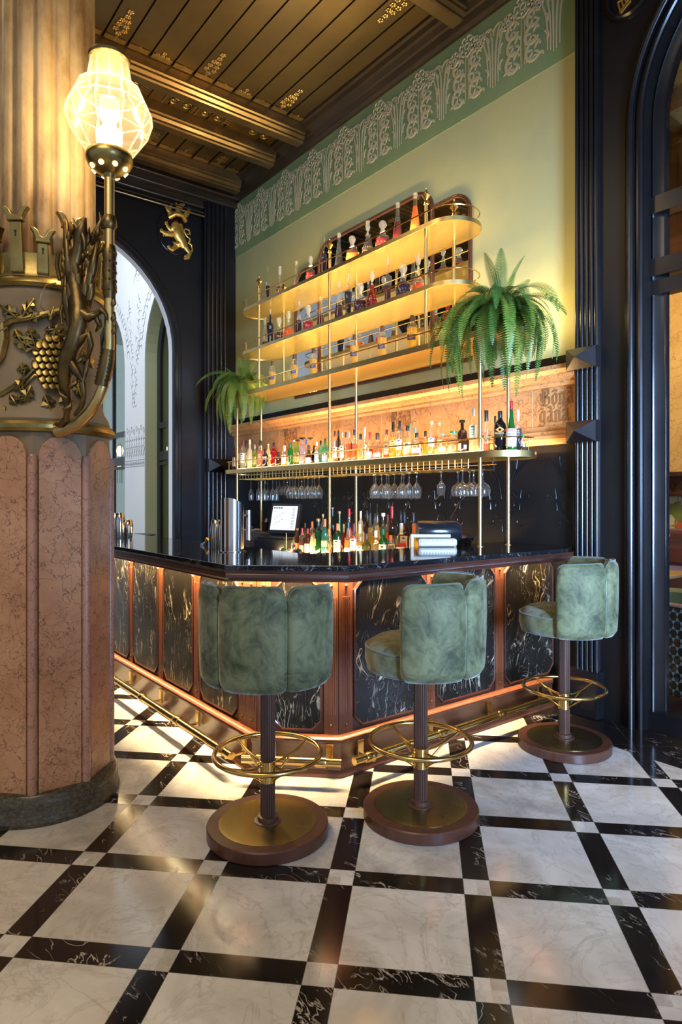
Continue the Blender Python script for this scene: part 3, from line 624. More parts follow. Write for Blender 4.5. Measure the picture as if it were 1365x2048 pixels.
area('dining_light', (-2.2, 5.2, 4.6), 1.0, 75, (1.0, 0.76, 0.42)); area('dining_wall_wash', (-3.0, 5.4, 3.2), 1.2, 14, (1.0, 0.7, 0.35), (1.2, 0, 0))  # warm area lights inside the dining room, the second aimed at its wall
def mural_mat():
    t = NT('painted_tile_mural'); v = t.geo(); w = t.noise(v, 5, 3, 0.5, 0, 'Color')
    vv = t.n('VectorMath', {0: v, 1: t.n('VectorMath', {0: w, 1: (0.1,0.1,0.1)}, operation='MULTIPLY').outputs[0]}, operation='ADD').outputs[0]
    vo = t.n('TexVoronoi', {'Vector': vv, 'Scale': 8.0}); e = t.n('TexVoronoi', {'Vector': vv, 'Scale': 8.0}, feature='DISTANCE_TO_EDGE').outputs['Distance']
    s = t.n('SeparateColor', {0: vo.outputs['Color']}).outputs[0]
    c = t.ramp(s, [(0.0, (0.62,0.52,0.24)), (0.25, (0.55,0.13,0.04)), (0.42, (0.20,0.26,0.06)), (0.62, (0.66,0.58,0.34)), (0.82, (0.60,0.30,0.07))], 'CONSTANT')
    c = t.mix(t.ramp(e, [(0.0, 1.0), (0.03, 0.0)]), c, (0.10,0.10,0.05)); return t.end(t.pbsdf(c, 0.35))
tag(MB().box(-5.0, 6.97, 1.085, 1.0, 6.999, 1.43).build('tile_mural', mural_mat(), bevel=0.002), 'colourful tile mural behind the maroon banquette', 'mural')
rail = thing('carved_rail', 'dark carved wooden rail with a corbel above the tile mural', 'rail', (-2.0, 6.93, 1.43))
MB().box(-3.0,-.06,0,3.0,.06,.035).box(-3.0,-.09,.20,3.0,.06,.25).box(-3.0,.0,.03,3.0,.05,.21).build('board', M['mahogany_dark'], rail, bevel=.006)
cb_ = MB()
for k in range(40):
    x = -2.9+k*.15; cb_.tube([(x,-.01,.06),(x+.05,-.02,.14),(x+.10,-.01,.08),(x+.13,-.02,.17)], .012, 5)
cb_.build('carving', M['bronze'], rail, smooth=True)
cc = W(1331, 970, y=6.85)
MB().tube([(cc.x+2.0-.04,-.08,.23),(cc.x+2.0,-.13,.18),(cc.x+2.0+.02,-.12,.08),(cc.x+2.0+.05,-.11,.03)], [.05,.035,.03,.04], 8).build('corbel', M['bronze'], rail, smooth=True)
mar = vary('maroon_velvet', (0.13,0.022,0.012), (0.07,0.012,0.008), 5, 0.7, Sheen_Weight=0.5)
sf = thing('banquette', 'maroon velvet banquette sofa behind the glazed arch', 'sofa', (-2.4, 6.5, 0))
MB().box(-2.2,-.30,.38,2.4,.40,.72).build('seat', mar, sf, bevel=.03)
bk = MB()
for k in range(8): bk.box(-2.2+k*.575,.18,.72,-2.2+k*.575+.565,.42,1.09)
bk.build('backrest', mar, sf, bevel=.04); MB().box(-2.2,-.26,.0,2.4,.40,.38).build('plinth', M['mahogany_dark'], sf)
def cushion(u, v, Z, w, rz, mt, lab):
    p = W(u, v, Z=Z); mb = MB(); n = 9; vs = []
    for s in (-1, 1):
        for i in range(n):
            for j in range(n):
                a, b_ = i/(n-1)*2-1, j/(n-1)*2-1; k = (1-a*a)*(1-b_*b_); pin = 1-0.10*(1-abs(a))*abs(b_)**2
                vs.append((a*w/2*(1-0.08*(1-b_*b_)), s*0.06*k**0.45, b_*w/2*(1-0.08*(1-a*a))))
    fs = []
    for s in (0, 1):
        for i in range(n-1):
            for j in range(n-1): q = s*n*n+i*n+j; fs.append((q, q+1, q+n+1, q+n))
    mb.add(vs, fs); o = mb.build('cushion', mt, smooth=True, angle=80); o.location = p; o.rotation_euler = (-0.25, 0, rz); tag(o, lab, 'cushion', 'cushions on the banquette'); return o
def check_mat():
    t = NT('checked_fabric'); c = t.n('TexChecker', {'Vector': t.co(), 'Scale': 90.0, 'Color1': (0.42,0.36,0.28,1), 'Color2': (0.20,0.035,0.03,1)}).outputs[0]; return t.end(t.pbsdf(c, 0.8))
cushion(1300, 1102, 6.15, 0.34, 0.2, vary('cream_linen', (0.50,0.46,0.36), (0.42,0.38,0.30), 8, 0.8), 'cream cushion on the banquette behind the checked cushion')
cushion(1294, 1104, 5.98, 0.32, 0.15, check_mat(), 'red and cream checked cushion leaning at the front of the banquette')
tp = W(1330, 1150, z=0.75)
tb = thing('dining_table', 'small dining table with pale wooden top behind the glazed arch', 'table', (tp.x-0.25, tp.y+.05, 0))
MB().box(-.33,-.33,.725,.33,.33,.755).build('tabletop', wood('oak_top', (0.50,0.30,0.11), (0.40,0.23,0.08), (1,6,1)), tb, bevel=.006)
MB().lathe([(.03,0.03),(.03,.72)], n=12).build('pedestal', M['black_metal'], tb); MB().lathe([(.22,0),(.22,.02),(.04,.035)], n=24).build('base', M['black_metal'], tb)
gc = W(1335, 1195, Z=4.95); olive = vary('olive_velvet', (0.10,0.095,0.02), (0.06,0.06,0.014), 6, 0.6, Sheen_Weight=0.4)
ch = thing('dining_chair', 'olive velvet tub chair tucked by the dining table', 'chair', (gc.x, gc.y, 0), 0.4)
MB().lathe([(.05,.40),(.24,.41),(.26,.45),(.24,.49),(.02,.50)], n=24).build('seat', olive, ch, smooth=True)
MB().strip([((.24*math.cos(a),.24*math.sin(a),.42),(math.cos(a),math.sin(a),0),(0,0,1)) for a in [PI*k/14 for k in range(15)]], [(0,0),(.05,.02),(.06,.22),(.03,.27),(0,.24)]).build('backrest', olive, ch, smooth=True)
for k in range(4): a = PI/4+k*PI/2; MB().tube([(.17*math.cos(a),.17*math.sin(a),.41),(.2*math.cos(a),.2*math.sin(a),0)], [.016,.01], 8).build('leg', M['black_metal'], ch)
# chair with honeycomb weave next to the glass
p0 = W(1306, 1208, Z=4.35); p1 = W(1385, 1232, Z=4.1); d = (p1-p0); d.z = 0; L = d.length; ang = math.atan2(d.y, d.x)
wv = thing('woven_chair', 'chair back in honeycomb woven brass weave with red piping behind the glass', 'chair', (p0.x, p0.y, 0), ang)
def honey():
    t = NT('honeycomb_weave'); tc = t.co((18,1,18)); s = t.n('SeparateXYZ', {0: tc})
    row = t.math('FLOOR', s.outputs[2]); sh = t.math('MULTIPLY', t.math('MODULO', row, 2.0), 0.5)
    a = t.math('ABSOLUTE', t.math('SUBTRACT', t.math('FRACT', t.math('ADD', s.outputs[0], sh)), 0.5)); e = t.math('ABSOLUTE', t.math('SUBTRACT', t.math('FRACT', s.outputs[2]), 0.5))
    m_ = t.math('GREATER_THAN', t.math('ADD', a, t.math('MULTIPLY', e, 0.5)), 0.50)
    c = t.mix(m_, (0.055,0.036,0.016), (0.34,0.34,0.33)); return t.end(t.pbsdf(c, 0.3, 0.6))
MB().box(0,-.02,.12,L,.03,.70).build('backrest', honey(), wv, bevel=.012)
MB().tube([(0,-.01,.71),(L,-.01,.71)], .014, 8).build('piping', vary('red_piping', (0.42,0.20,0.12), (0.20,0.05,0.03), 40, 0.6), wv)
MB().box(0,.03,.10,L,.45,.40).build('seat', M['mahogany_dark'], wv, bevel=.03)
for x in (.04, L-.04): MB().tube([(x,.0,.12),(x,.0,0)], .018, 8).build('leg', M['black_metal'], wv)
# ================================================================ COLUMN AND LAMP
CX, CY = -3.287, 0.772
col = thing('column', 'massive octagonal pink marble column with bronze crown and fluted sandstone shaft', 'column', (CX, CY, 0))
MB().lathe([(.335,0),(.338,.02),(.330,.035),(.330,.085),(.326,.11),(.312,.128),(.29,.133)], n=64).build('plinth', M['granite'], col, smooth=True)
AP = 0.268; oc = [(AP/math.cos(PI/8)*math.cos(PI/8+PI/4*k), AP/math.cos(PI/8)*math.sin(PI/8+PI/4*k)) for k in range(8)]
MB().prism(oc, (1,0,0), (0,1,0), (0,0,1), (0,0,0), .12, 1.72).build('core', M['stone'], col)
for k in range(8):
    a = k*PI/4; D = Vector((math.cos(a), math.sin(a), 0)); A = Vector((-math.sin(a), math.cos(a), 0)); hw = 0.089
    pl = [(-hw, .125), (hw, .125)]+[(hw*math.cos(PI*j/14), 1.585+hw*math.sin(PI*j/14)) for j in range(15)]
    MB().prism(pl, A, (0,0,1), D, D*AP, -0.004, 0.016).build('marble_panel', M['pink'], col, bevel=0.004)
    a += PI/8; R = AP/math.cos(PI/8)+0.002
    pb = MB().lathe([(.021,.13),(.021,1.575),(.014,1.592)], (R*math.cos(a), R*math.sin(a), 0), 14)
    pb.build('bead', M['pink_bead'], col, smooth=True)
MB().lathe([(.272,1.655),(.276,1.69),(.282,1.71),(.285,1.735),(.292,1.75),(.285,1.775),(.268,1.80),(.256,1.84),(.25,1.90),(.248,2.2),(.252,2.28),(.258,2.31),(.25,2.34),(.23,2.35)], n=64).build('drum', M['stone'], col, smooth=True)
MB().lathe([(.285,1.688),(.305,1.692),(.315,1.706),(.315,1.722),(.305,1.736),(.285,1.74)], n=64, cap=False).build('lower_ring', M['old_brass'], col, smooth=True)
fl = []; n = 192
vs = []; fs = []; zs = [(2.33, .226), (2.6, .226), (3.4, .222), (4.3, .219), (5.24, .216)]
for (z, r) in zs:
    for k in range(n):
        t = 2*PI*k/n; q = abs(math.sin(8*t+0.4)); rr_ = r*(1-0.13*(1-q)**2.2+0.012*(q > .95)); vs.append((rr_*math.cos(t), rr_*math.sin(t), z))
for i in range(len(zs)-1):
    for k in range(n): fs.append((i*n+k, i*n+(k+1)%n, (i+1)*n+(k+1)%n, (i+1)*n+k))
MB().add(vs, fs).build('fluted_shaft', M['shaft'], col, smooth=True, angle=50)
MB().lathe([(.23,2.322),(.268,2.325),(.278,2.34),(.272,2.36),(.262,2.37),(.262,2.385),(.258,2.40),(.262,2.47),(.25,2.47),(.245,2.36)], n=64, cap=False).build('crown_band', M['old_brass'], col, smooth=True)
def tower(a, h, w):
    D = Vector((math.cos(a), math.sin(a), 0)); A = Vector((-math.sin(a), math.cos(a), 0)); Z = (Vector((0,0,1))+D*0.06).normalized()
    hb = h-0.055
    MB().prism([(-w*.5,0),(w*.5,0),(w*.42,hb),(-w*.42,hb)], A, Z, D, D*.258+Vector((0,0,2.38)), -0.004, 0.016).build('tower', M['old_brass'], col, bevel=0.004)
    hp = [(-w*.62,0),(w*.62,0),(w*.56,.014),(w*.75,.038),(w*1.05,.06),(w*.70,.062),(w*.38,.05),(w*.20,.028),(0,.024),(-w*.20,.028),(-w*.38,.05),(-w*.70,.062),(-w*1.05,.06),(-w*.75,.038),(-w*.56,.014)]
    MB().prism(hp, A, Z, D, D*.258+Vector((0,0,2.38))+Z*hb, -0.006, 0.024).build('battlement', M['old_brass'], col, bevel=0.004)
    MB().lathe([(.005,-.001),(.005,.001)], (0,0,0), 10).v
    kb = MB().prism([(.0055*math.cos(2*PI*j/10), .0055*math.sin(2*PI*j/10)) for j in range(10)], A, Z, D, D*.258+Vector((0,0,2.38))+Z*(hb*.8), .0155, .018)
    kb.prism([(-.003,-.022),(.003,-.022),(.003,0),(-.003,0)], A, Z, D, D*.258+Vector((0,0,2.38))+Z*(hb*.8), .0155, .018); kb.build('keyhole', M['black_metal'], col)  # raised black plates stand for the dark inside the holes
for k in range(8):
    a0 = math.radians(-37+45*k); tower(a0, .27, .058); tower(a0+math.radians(22.5), .185, .05)
    D = Vector((math.cos(a0-.07), math.sin(a0-.07), 0)); A = Vector((-D.y, D.x, 0))
    MB().prism([(-.014,0),(.014,0),(.014,.025)]+[(.014*math.cos(PI*j/8), .025+.014*math.sin(PI*j/8)) for j in range(9)]+[(-.014,.025)], A, (0,0,1), D, D*.258+Vector((0,0,2.405)), .0, .006).build('gate', M['bronze'], col)
# bronze leaves, scales and stems on the drum
def drum(u, v, r=0.252):
    O = Vector((-CX, -CY, HC)); p = W(u, v, Z=1.0); d = Vector((p.x, p.y, p.z-HC))
    a = d.x**2+d.y**2; b_ = O.x*d.x+O.y*d.y; c_ = O.x**2+O.y**2-r*r; D_ = max(0, b_*b_-a*c_); t = (-b_-math.sqrt(D_))/a
    return O+d*t
def dtube(mb, pts, r, rad=0.254, n=7, e=None):
    P_ = [drum(u, v, rad) for (u, v) in pts]; k = len(P_)
    rs = [r*(1-(1-(e if e is not None else 0.35))*i/(k-1)) for i in range(k)]; mb.tube(P_, rs, n)
st = MB()
dtube(st, [(0,658),(25,640),(50,637),(85,630),(120,622)], .016, .262, e=.9)
dtube(st, [(0,790),(25,775),(50,755),(70,735),(80,715)], .012, .258, e=.8); dtube(st, [(110,775),(90,760),(70,750),(55,765),(40,780)], .009, .258)
dtube(st, [(120,622),(138,640),(150,680),(148,730)], .012, .258, e=.7)
st.build('bronze_stem', M['old_brass'], col, smooth=True)
lf = MB()
def leaf(pu, pv, ang, L, w, rad=.262, lobes=3):
    pts = []; m_ = lobes*2+1
    for side in (1, -1):
        rng = range(m_+1) if side == 1 else range(m_, -1, -1)
        for i in rng:
            t = i/m_; ww = w*math.sin(PI*min(.97, t*.92+.08))*(1.0 if i % 2 else 0.52); pts.append((t*L+(0.06*L if i % 2 else 0), side*ww))
    ca, sa = math.cos(ang), math.sin(ang); q = [drum(pu+x*ca-y*sa, pv-(x*sa+y*ca), rad+0.012*math.sin(PI*min(1, x/L))) for x, y in pts]
    c_ = [drum(pu+L*t*ca, pv-L*t*sa, rad+.022) for t in (.25, .6)]
    n_ = len(q); base = [drum(pu+x*ca-y*sa, pv-(x*sa+y*ca), .248) for x, y in pts]
    lf.add(q+c_+base, [(i, (i+1)%n_, n_+(0 if (i % n_) < n_*0.25 or i > n_*.75 else 1)) for i in range(n_)]+[(i, (i+1)%n_, n_+2+(i+1)%n_, n_+2+i) for i in range(n_)])
    lf.tube([drum(pu+L*t*ca, pv-L*t*sa, rad+.014+.008*math.sin(PI*t)) for t in (0,.3,.6,.95)], [.005,.005,.004,.002], 5)
for (u, v, a, L, w) in ((40,640,2.5,48,16),(45,632,1.0,40,14),(52,640,0.3,40,12),(30,660,-1.1,46,16),(15,655,3.6,30,12),(70,690,1.9,38,15),(78,700,2.7,44,16),(90,660,.1,36,13),(118,668,-.2,30,12),(58,735,3.3,24,13),(50,760,3.9,30,14),(62,772,-2.0,36,16),(90,790,-1.2,36,16),(120,780,-1.0,40,16),(20,790,-1.0,26,11),(28,800,.2,26,11),(8,812,-1.4,22,10),(150,760,-1.2,36,12),(140,600,.8,34,12),(165,700,-1.0,40,14),(100,640,1.3,26,10)): leaf(u, v, a, L, w)
lf.build('bronze_leaf', M['old_brass'], col, smooth=True, angle=25)
sc = MB()
for row in range(9):
    for k in range(5):
        cu = 72+k*13+(6.5 if row % 2 else 0); cv = 672+row*13.5
        if ((cu-102)/36)**2+((cv-722)/56)**2 > 1: continue
        ctr = drum(cu, cv, .262+.008*(1-((cu-100)/40)**2)); dn = (ctr-Vector((0,0,ctr.z))).normalized(); A = Vector((-dn.y, dn.x, 0)); Z = (Vector((0,0,1))-dn*0.45).normalized()
        f = [ctr+dn*.006]; m_ = 12
        for j in range(m_): t = 2*PI*j/m_; f.append(ctr+A*.0165*math.cos(t)+Z*(.019*math.sin(t) if math.sin(t) > 0 else .030*math.sin(t)))
        sc.add(f, [(0, 1+j, 1+(j+1)%m_) for j in range(m_)]); sc.tube(f[1:], .0022, 4, closed=True)
sc.build('bronze_scales', M['old_brass'], col, smooth=True, angle=25)
p = drum(-8, 680, .27); dn = Vector((p.x, p.y, 0)).normalized(); A = Vector((-dn.y, dn.x, 0))
MB().prism([(-.05,.07),(.05,.07),(.055,0),(.035,-.07),(0,-.11),(-.035,-.07),(-.055,0)], A, (0,0,1), dn, p, -.02, .012).build('shield', M['brass_satin'], col, bevel=.006)
# dragon bracket and lamp
PZ = 2.66
def C(u, v, dz=0.0): return W(u, v, Z=PZ+dz)
lp = thing('column_lamp', 'tall brass column lamp with faceted glass globe held by a bronze dragon', 'lamp', C(219, 640))
O_ = lp.location.copy()
def rel(pts): return [Vector(p)-O_ for p in pts]
bx, by = C(219, 640).x-O_.x, C(219, 640).y-O_.y
pole = MB().tube(rel([C(117,862,.16),C(135,858,.13),(C(160,845,.06)),C(182,822,.02),C(198,795),C(209,765),C(216,730),C(219,690),C(219,600),C(219,345)]), [.030,.026,.024,.023,.022,.021,.021,.021,.020,.020], 16)
pole.build('pole', M['brass_satin'], lp, smooth=True)
zc = lambda v: C(219, v).z-O_.z
sl = MB()
sl.lathe([(.022,zc(598)),(.030,zc(575)),(.026,zc(560)),(.028,zc(540)),(.026,zc(520)),(.030,zc(505)),(.024,zc(492))], (0,0,0), 14)
sl.lathe([(.022,zc(460)),(.031,zc(452)),(.029,zc(440)),(.022,zc(432))], (0,0,0), 14)
for k in range(10):
    a = 2*PI*k/10
    for v in (508, 525, 545, 562, 582): sl.lathe([(.001,-.006),(.006,0),(.001,.006)], (.026*math.cos(a+v), .026*math.sin(a+v), zc(v)), 5)
sl.build('pole_sleeve', M['bronze'], lp, smooth=True)
s2 = MB().tube(rel([C(217,700),C(214,722),C(209,748),C(203,772)]), [.027,.030,.030,.028], 14)
for k in range(8): 
    pth = rel([C(215,712)])[0]; s2.tube([rel([C(217-k*1.6,706+k*8)])[0]+Vector((.03*math.cos(j),.03*math.sin(j),0)) for j in (0,2.1,4.2)], .005, 4, closed=True)
s2.build('lower_sleeve', M['bronze'], lp, smooth=True)
dr = MB()
def dg(pts, rs, dz=0.0, n=8): dr.tube(rel([C(u, v, (q[0] if q else 0)+dz) for (u, v, *q) in pts]), rs, n)
dg([(132,842,.08),(137,812,.05),(131,780,.03),(130,745,.0),(136,712,-.02),(150,680,-.03),(158,650,-.03),(160,620,-.02),(156,590,0),(150,560,0),(150,530,0),(156,505,-.01),(160,485,-.02)], [.012,.018,.024,.030,.034,.036,.038,.040,.038,.034,.030,.026,.022], n=12)      # body and neck
dg([(160,488,-.02),(162,468,-.03),(166,452,-.03),(171,436,-.03)], [.022,.026,.018,.006]); dg([(166,470,-.04),(170,485,-.05),(168,500,-.05)], [.014,.01,.003])
dg([(158,462,-.02),(150,448,0),(146,436,.02)], [.01,.006,.002]); dg([(163,455,-.02),(160,440,0)], [.008,.002])
for i, (u0, v0, u1, v1, u2, v2) in enumerate(((150,640,140,590,138,520),(152,630,148,570,146,500),(158,620,156,560,160,520),(165,625,170,580,176,530),(140,650,132,600,134,540),(170,630,182,590,186,540),(150,600,152,545,143,455),(145,600,138,540,132,448),(172,600,180,560,190,500),(176,590,186,540,196,480))):
    dg([(u0,v0,.02),(u1,v1,-.02),(u2,v2,.01),(u2-2,v2-12,.03)], [.012,.017,.012,.003], n=7)
dg([(162,625,-.03),(178,635,-.05),(192,628,-.04),(203,620,-.02)], [.026,.02,.014,.012]); dg([(203,620,-.03),(212,628,-.04),(213,640,-.03)], [.012,.009,.004]); dg([(190,628,-.03),(196,645,-.03),(202,655,-.02)], [.012,.01,.004])
dg([(150,690,-.02),(166,676,-.04),(178,668,-.04),(182,690,-.04),(176,715,-.03),(164,712,-.02)], [.028,.018,.014,.013,.009,.004])
dg([(140,720,-.01),(155,745,-.03),(166,765,-.02),(172,740,-.02),(178,715,-.02)], [.022,.018,.014,.012,.008])
dg([(165,765,-.02),(168,790,-.02),(164,812,.0),(150,830,.03)], [.014,.012,.010,.008]); dg([(185,470,.0),(196,455,0),(203,440,0),(199,425,.01)], [.008,.010,.008,.003])
dg([(120,560,.08),(114,530,.08),(118,505,.07),(128,500,.06),(134,512,.06),(130,528,.06)], [.009,.010,.010,.009,.007,.004])
dg([(126,560,.08),(130,600,.08),(122,625,.08),(125,650,.07)], [.010,.011,.010,.006]); dg([(130,840,.08),(120,850,.1),(112,848,.12)], [.014,.012,.008])
for (u, v) in ((197,470),(228,610),(228,640),(229,665),(200,655),(205,500)):
    dg([(u-8,v+8,.0),(u,v-4,-.02),(u+2,v-16,.0)], [.004,.011,.002], n=6)
rd_ = random.Random(9)
for k in range(26):                                             # feathered edge of the wings
    u = 132+rd_.uniform(0, 66); v = 470+rd_.uniform(0, 150)+abs(u-160)*.3; l = rd_.uniform(26, 46); s_ = rd_.uniform(-6, 6)
    dg([(u, v, .01), (u+s_, v-l*.5, -.015), (u+s_*1.6, v-l, .02)], [.006, .012, .002], n=6)
for k in range(14):                                             # fringe along the body
    t_ = k/13; u = 128+30*math.sin(t_*2.6); v = 820-300*t_; sg = -1 if k % 2 else 1
    dg([(u, v, .0), (u+sg*13, v-8, -.01), (u+sg*17, v-20, .01)], [.010, .008, .002], n=6)
dr.build('dragon', M['bronze'], lp, smooth=True, angle=70)
cb2 = MB().tube(rel([C(112,566,.14),C(92,570,.10),(C(82,590,.10)),C(80,612,.11),C(90,622,.13)]), .0035, 6); cb2.build('cable', M['brass_satin'], lp, smooth=True)
HG = glow('cup_hole_glow', (1.0,.75,.4), 1.2)
# lamp head
zb, zt = zc(348), zc(120)
MB().lathe([(.020,zb-.02),(.026,zb-.005),(.05,zb+.004),(.082,zb+.028),(.092,zb+.048),(.094,zb+.062),(.09,zb+.078),(.086,zb+.082)], n=32).build('lamp_cup', M['old_brass'], lp, smooth=True)
for k in range(8): a = 2*PI*k/8; D = Vector((math.cos(a), math.sin(a), -.75)).normalized(); T = D.cross(Vector((0,0,1))).normalized(); U = T.cross(D); MB().prism([(.011*math.cos(2*PI*j/10), .011*math.sin(2*PI*j/10)) for j in range(10)], T, U, D, (0.068*math.cos(a), .068*math.sin(a), zb+.016), -.003, .005).build('vent_hole', HG, lp)
gp = [(.088,zb+.078),(.150,zb+.165),(.170,zb+.225),(.166,zb+.262),(.132,zb+.335),(.098,zb+.365),(.090,zb+.372),(.076,zt-.012),(.070,zt)]
gb = MB().lathe(gp, n=10, cap=False).build('globe', M['lamp_glass'], lp)
rb = MB(); n = 10
for k in range(n):
    a = 2*PI*k/n; rb.tube([(r*math.cos(a), r*math.sin(a), z) for r, z in gp[:6]], .0035, 5)
    a2 = a+PI/n
    rb.tube([(r*math.cos(a2)*.97, r*math.sin(a2)*.97, z) for r, z in gp[6:]], .004, 5)
for (r, z) in (gp[1], gp[3], gp[4]):
    rb.tube([(r*math.cos(2*PI*k/n), r*math.sin(2*PI*k/n), z) for k in range(n)], .0035, 5, closed=True)
rb.build('glass_rib', M['cut_glass'], gb)
MB().lathe([(.066,zt-.004),(.080,zt-.004),(.084,zt+.006),(.078,zt+.016),(.03,zt+.022)], n=28).build('lamp_cap', M['bronze'], lp, smooth=True)
MB().lathe([(.034,zb+.085),(.050,zb+.15),(.052,zb+.17),(.030,zb+.18),(.026,zb+.21),(.022,zb+.235),(.004,zb+.245)], n=20).build('bulb', M['bulb'], lp, smooth=True)
Lc = O_+Vector((0,0,zb+.28)); point('lamp_light', Lc, 17, (1.0, 0.70, 0.36), 0.05)
# lion emblem with crown on the end wall
ew = W(349, 462, x=XL); em = thing('wall_emblem', 'gilded rampant lion under a crown mounted high beside the archway', 'emblem', (XL, ew.y, ew.z))
def E(u, v, off=.03): p = W(u, v, x=XL); return Vector((off, p.y-ew.y, p.z-ew.z))
dk = [(E(349,466).y+.215*math.cos(2*PI*k/40), E(349,466).z+.26*math.sin(2*PI*k/40)) for k in range(40)]
MB().prism(dk, (0,1,0), (0,0,1), (1,0,0), (0,0,0), 0, .02).build('disc', M['black_paint'], em, bevel=.006)
li = MB()
def L_(pts, rs): li.tube([E(u, v) for u, v in pts], [r*1.0 for r in rs], 8, flat=(1,0,0))
L_([(353,452),(352,462),(357,475),(364,487),(368,497)], [.05,.075,.07,.055,.045]); L_([(352,466),(345,462),(350,455),(354,451)], [.03,.055,.06,.05])
L_([(353,455),(350,450),(345,452)], [.05,.045,.02]); L_([(360,450),(361,460),(359,468)], [.02,.03,.01])
L_([(350,466),(340,470),(328,468),(322,464)], [.04,.035,.028,.02]); L_([(348,464),(340,462),(334,455),(332,449)], [.03,.028,.022,.016])
for (u, v) in ((322,464),(332,449),(337,497),(371,516)):
    for dx, dy in ((-4,-3),(-2.5,-5),(1,-5),(-4,1)): L_([(u,v),(u+dx,v+dy)], [.016,.006])
L_([(362,485),(352,492),(346,487),(350,495),(342,501),(337,498)], [.045,.04,.022,.03,.026,.02]); L_([(366,490),(372,500),(378,508),(374,517),(366,519)], [.045,.035,.026,.022,.014])
L_([(372,512),(383,503),(382,492),(376,488),(379,480),(372,474),(366,464),(369,459),(377,462),(378,470),(372,470)], [.012,.013,.014,.018,.012,.012,.012,.012,.013,.016,.006])
for k in range(6): L_([(326+k*4,470),(325+k*4,475)], [.012,.003])
for k in range(5): L_([(358+k*1.2,450+k*4),(363+k*1.2,451+k*4)], [.012,.003])
li.build('lion', M['gold'], em, smooth=True, angle=60)
cr = MB()
def E2(u, v, off): return E(u, v, off)
band = [(334,438),(345,433),(358,436),(368,445)]; cr.tube([E(u, v, .05+.05*math.sin(PI*i/3)) for i, (u, v) in enumerate(band)], .028, 8)
cr.tube([E(u, v, .04) for u, v in ((335,431),(345,429),(358,430),(368,438))], .03, 8)
for (pts) in (((338,432),(335,424),(340,411)),((335,426),(329,417),(328,414)),((352,430),(352,418),(348,408)),((354,418),(360,414),(366,412)),((366,436),(374,426),(374,418)),((352,426),(356,420),(362,414))):
    cr.tube([E(u, v, .06) for u, v in pts], [.030,.026,.006], 8, flat=(1,0,0))
cr.build('crown', M['gold'], em, smooth=True, angle=60)
MB().tube([E(352,430,0.0), E(352,430,.06)], .02).build('bracket', M['black_metal'], em)
# ================================================================ BAR
def offs(pts, d):
    """offset an open xy path to its right by d with mitred corners"""
    out = []
    for i, p in enumerate(pts):
        ds = []
        if i > 0: e = Vector(pts[i])-Vector(pts[i-1]); ds.append(Vector((e.y, -e.x)).normalized())
        if i < len(pts)-1: e = Vector(pts[i+1])-Vector(pts[i]); ds.append(Vector((e.y, -e.x)).normalized())
        n_ = sum(ds, Vector((0,0))).normalized(); k = d/max(.3, n_.dot(ds[0])); out.append((p[0]+n_.x*k, p[1]+n_.y*k))
    return out
XE = -6.35
SK = [(XE,1.665),(-2.888,1.665),(-2.571,1.995),(-2.571,3.80)]           # outer line of the skirt
BD = offs(SK, -0.045)                                                     # line of the panelling
CT = [(XE,1.465),(-2.80,1.465),(-2.40,1.91),(-2.385,3.76)]              # counter edge
def path_frames(path, z): 
    F = []
    for i, p in enumerate(path):
        ds = []
        if i > 0: e = Vector(path[i])-Vector(path[i-1]); ds.append(Vector((e.y, -e.x)).normalized())
        if i < len(path)-1: e = Vector(path[i+1])-Vector(path[i]); ds.append(Vector((e.y, -e.x)).normalized())
        n_ = sum(ds, Vector((0,0))).normalized(); k = 1/max(.3, n_.dot(ds[0])); F.append(((p[0], p[1], z), (n_.x*k, n_.y*k, 0), (0,0,1)))
    return F
bar = thing('bar_counter', 'long angled mahogany bar with black veined marble panels and worktop', 'bar counter', (0,0,0))
BO = offs(BD, -0.30)
bb = MB(); pts = BD+BO[::-1]; bb.prism([tuple(p) for p in pts], (1,0,0), (0,1,0), (0,0,1), (0,0,0), .03, 1.0); bb.build('body', M['mahogany_dark'], bar)
MB().strip(path_frames(SK, 0), [(-.06,0),(.012,0),(.014,.012),(.006,.028),(-.002,.034),(-.004,.150),(.0,.156),(.004,.170),(.0,.176),(-.002,.186),(-.02,.198),(-.06,.20)]).build('skirting', M['copper_wood'], bar, smooth=True)
MB().strip(path_frames(offs(SK, -.004), .166), [(-.03,0),(.006,.002),(.010,.010),(.006,.016),(.010,.022),(.002,.030),(-.02,.036),(-.04,.036)]).build('moulding', M['mahogany'], bar, smooth=True)
outer = CT; inner = offs(CT, -0.66)
inner[-1] = (inner[-1][0], 3.865); outer2 = CT[:-1]+[(-2.385,3.70),(-2.46,3.865)]
MB().prism(outer2+inner[::-1], (1,0,0), (0,1,0), (0,0,1), (0,0,0), 1.056, 1.083).build('worktop', M['counter'], bar, bevel=.004)
MB().strip(path_frames(CT, 1.056), [(-.152,0),(-.002,0),(-.004,-.012),(-.010,-.014),(-.006,-.020),(-.004,-.036),(.002,-.042),(.002,-.052),(-.012,-.054),(-.152,-.054)]).build('fascia', M['mahogany_dark'], bar, smooth=True)
inb = offs(inner, -0.0); MB().prism(inner+offs(inner, .05)[::-1], (1,0,0), (0,1,0), (0,0,1), (0,0,0), .05, 1.056).build('inner_panel', M['black_metal'], bar)
MB().strip(path_frames(offs(BD, .016), 1.055), [(0,0),(.014,0),(.014,-.005),(0,-.005)]).build('led_channel', M['led'], bar)
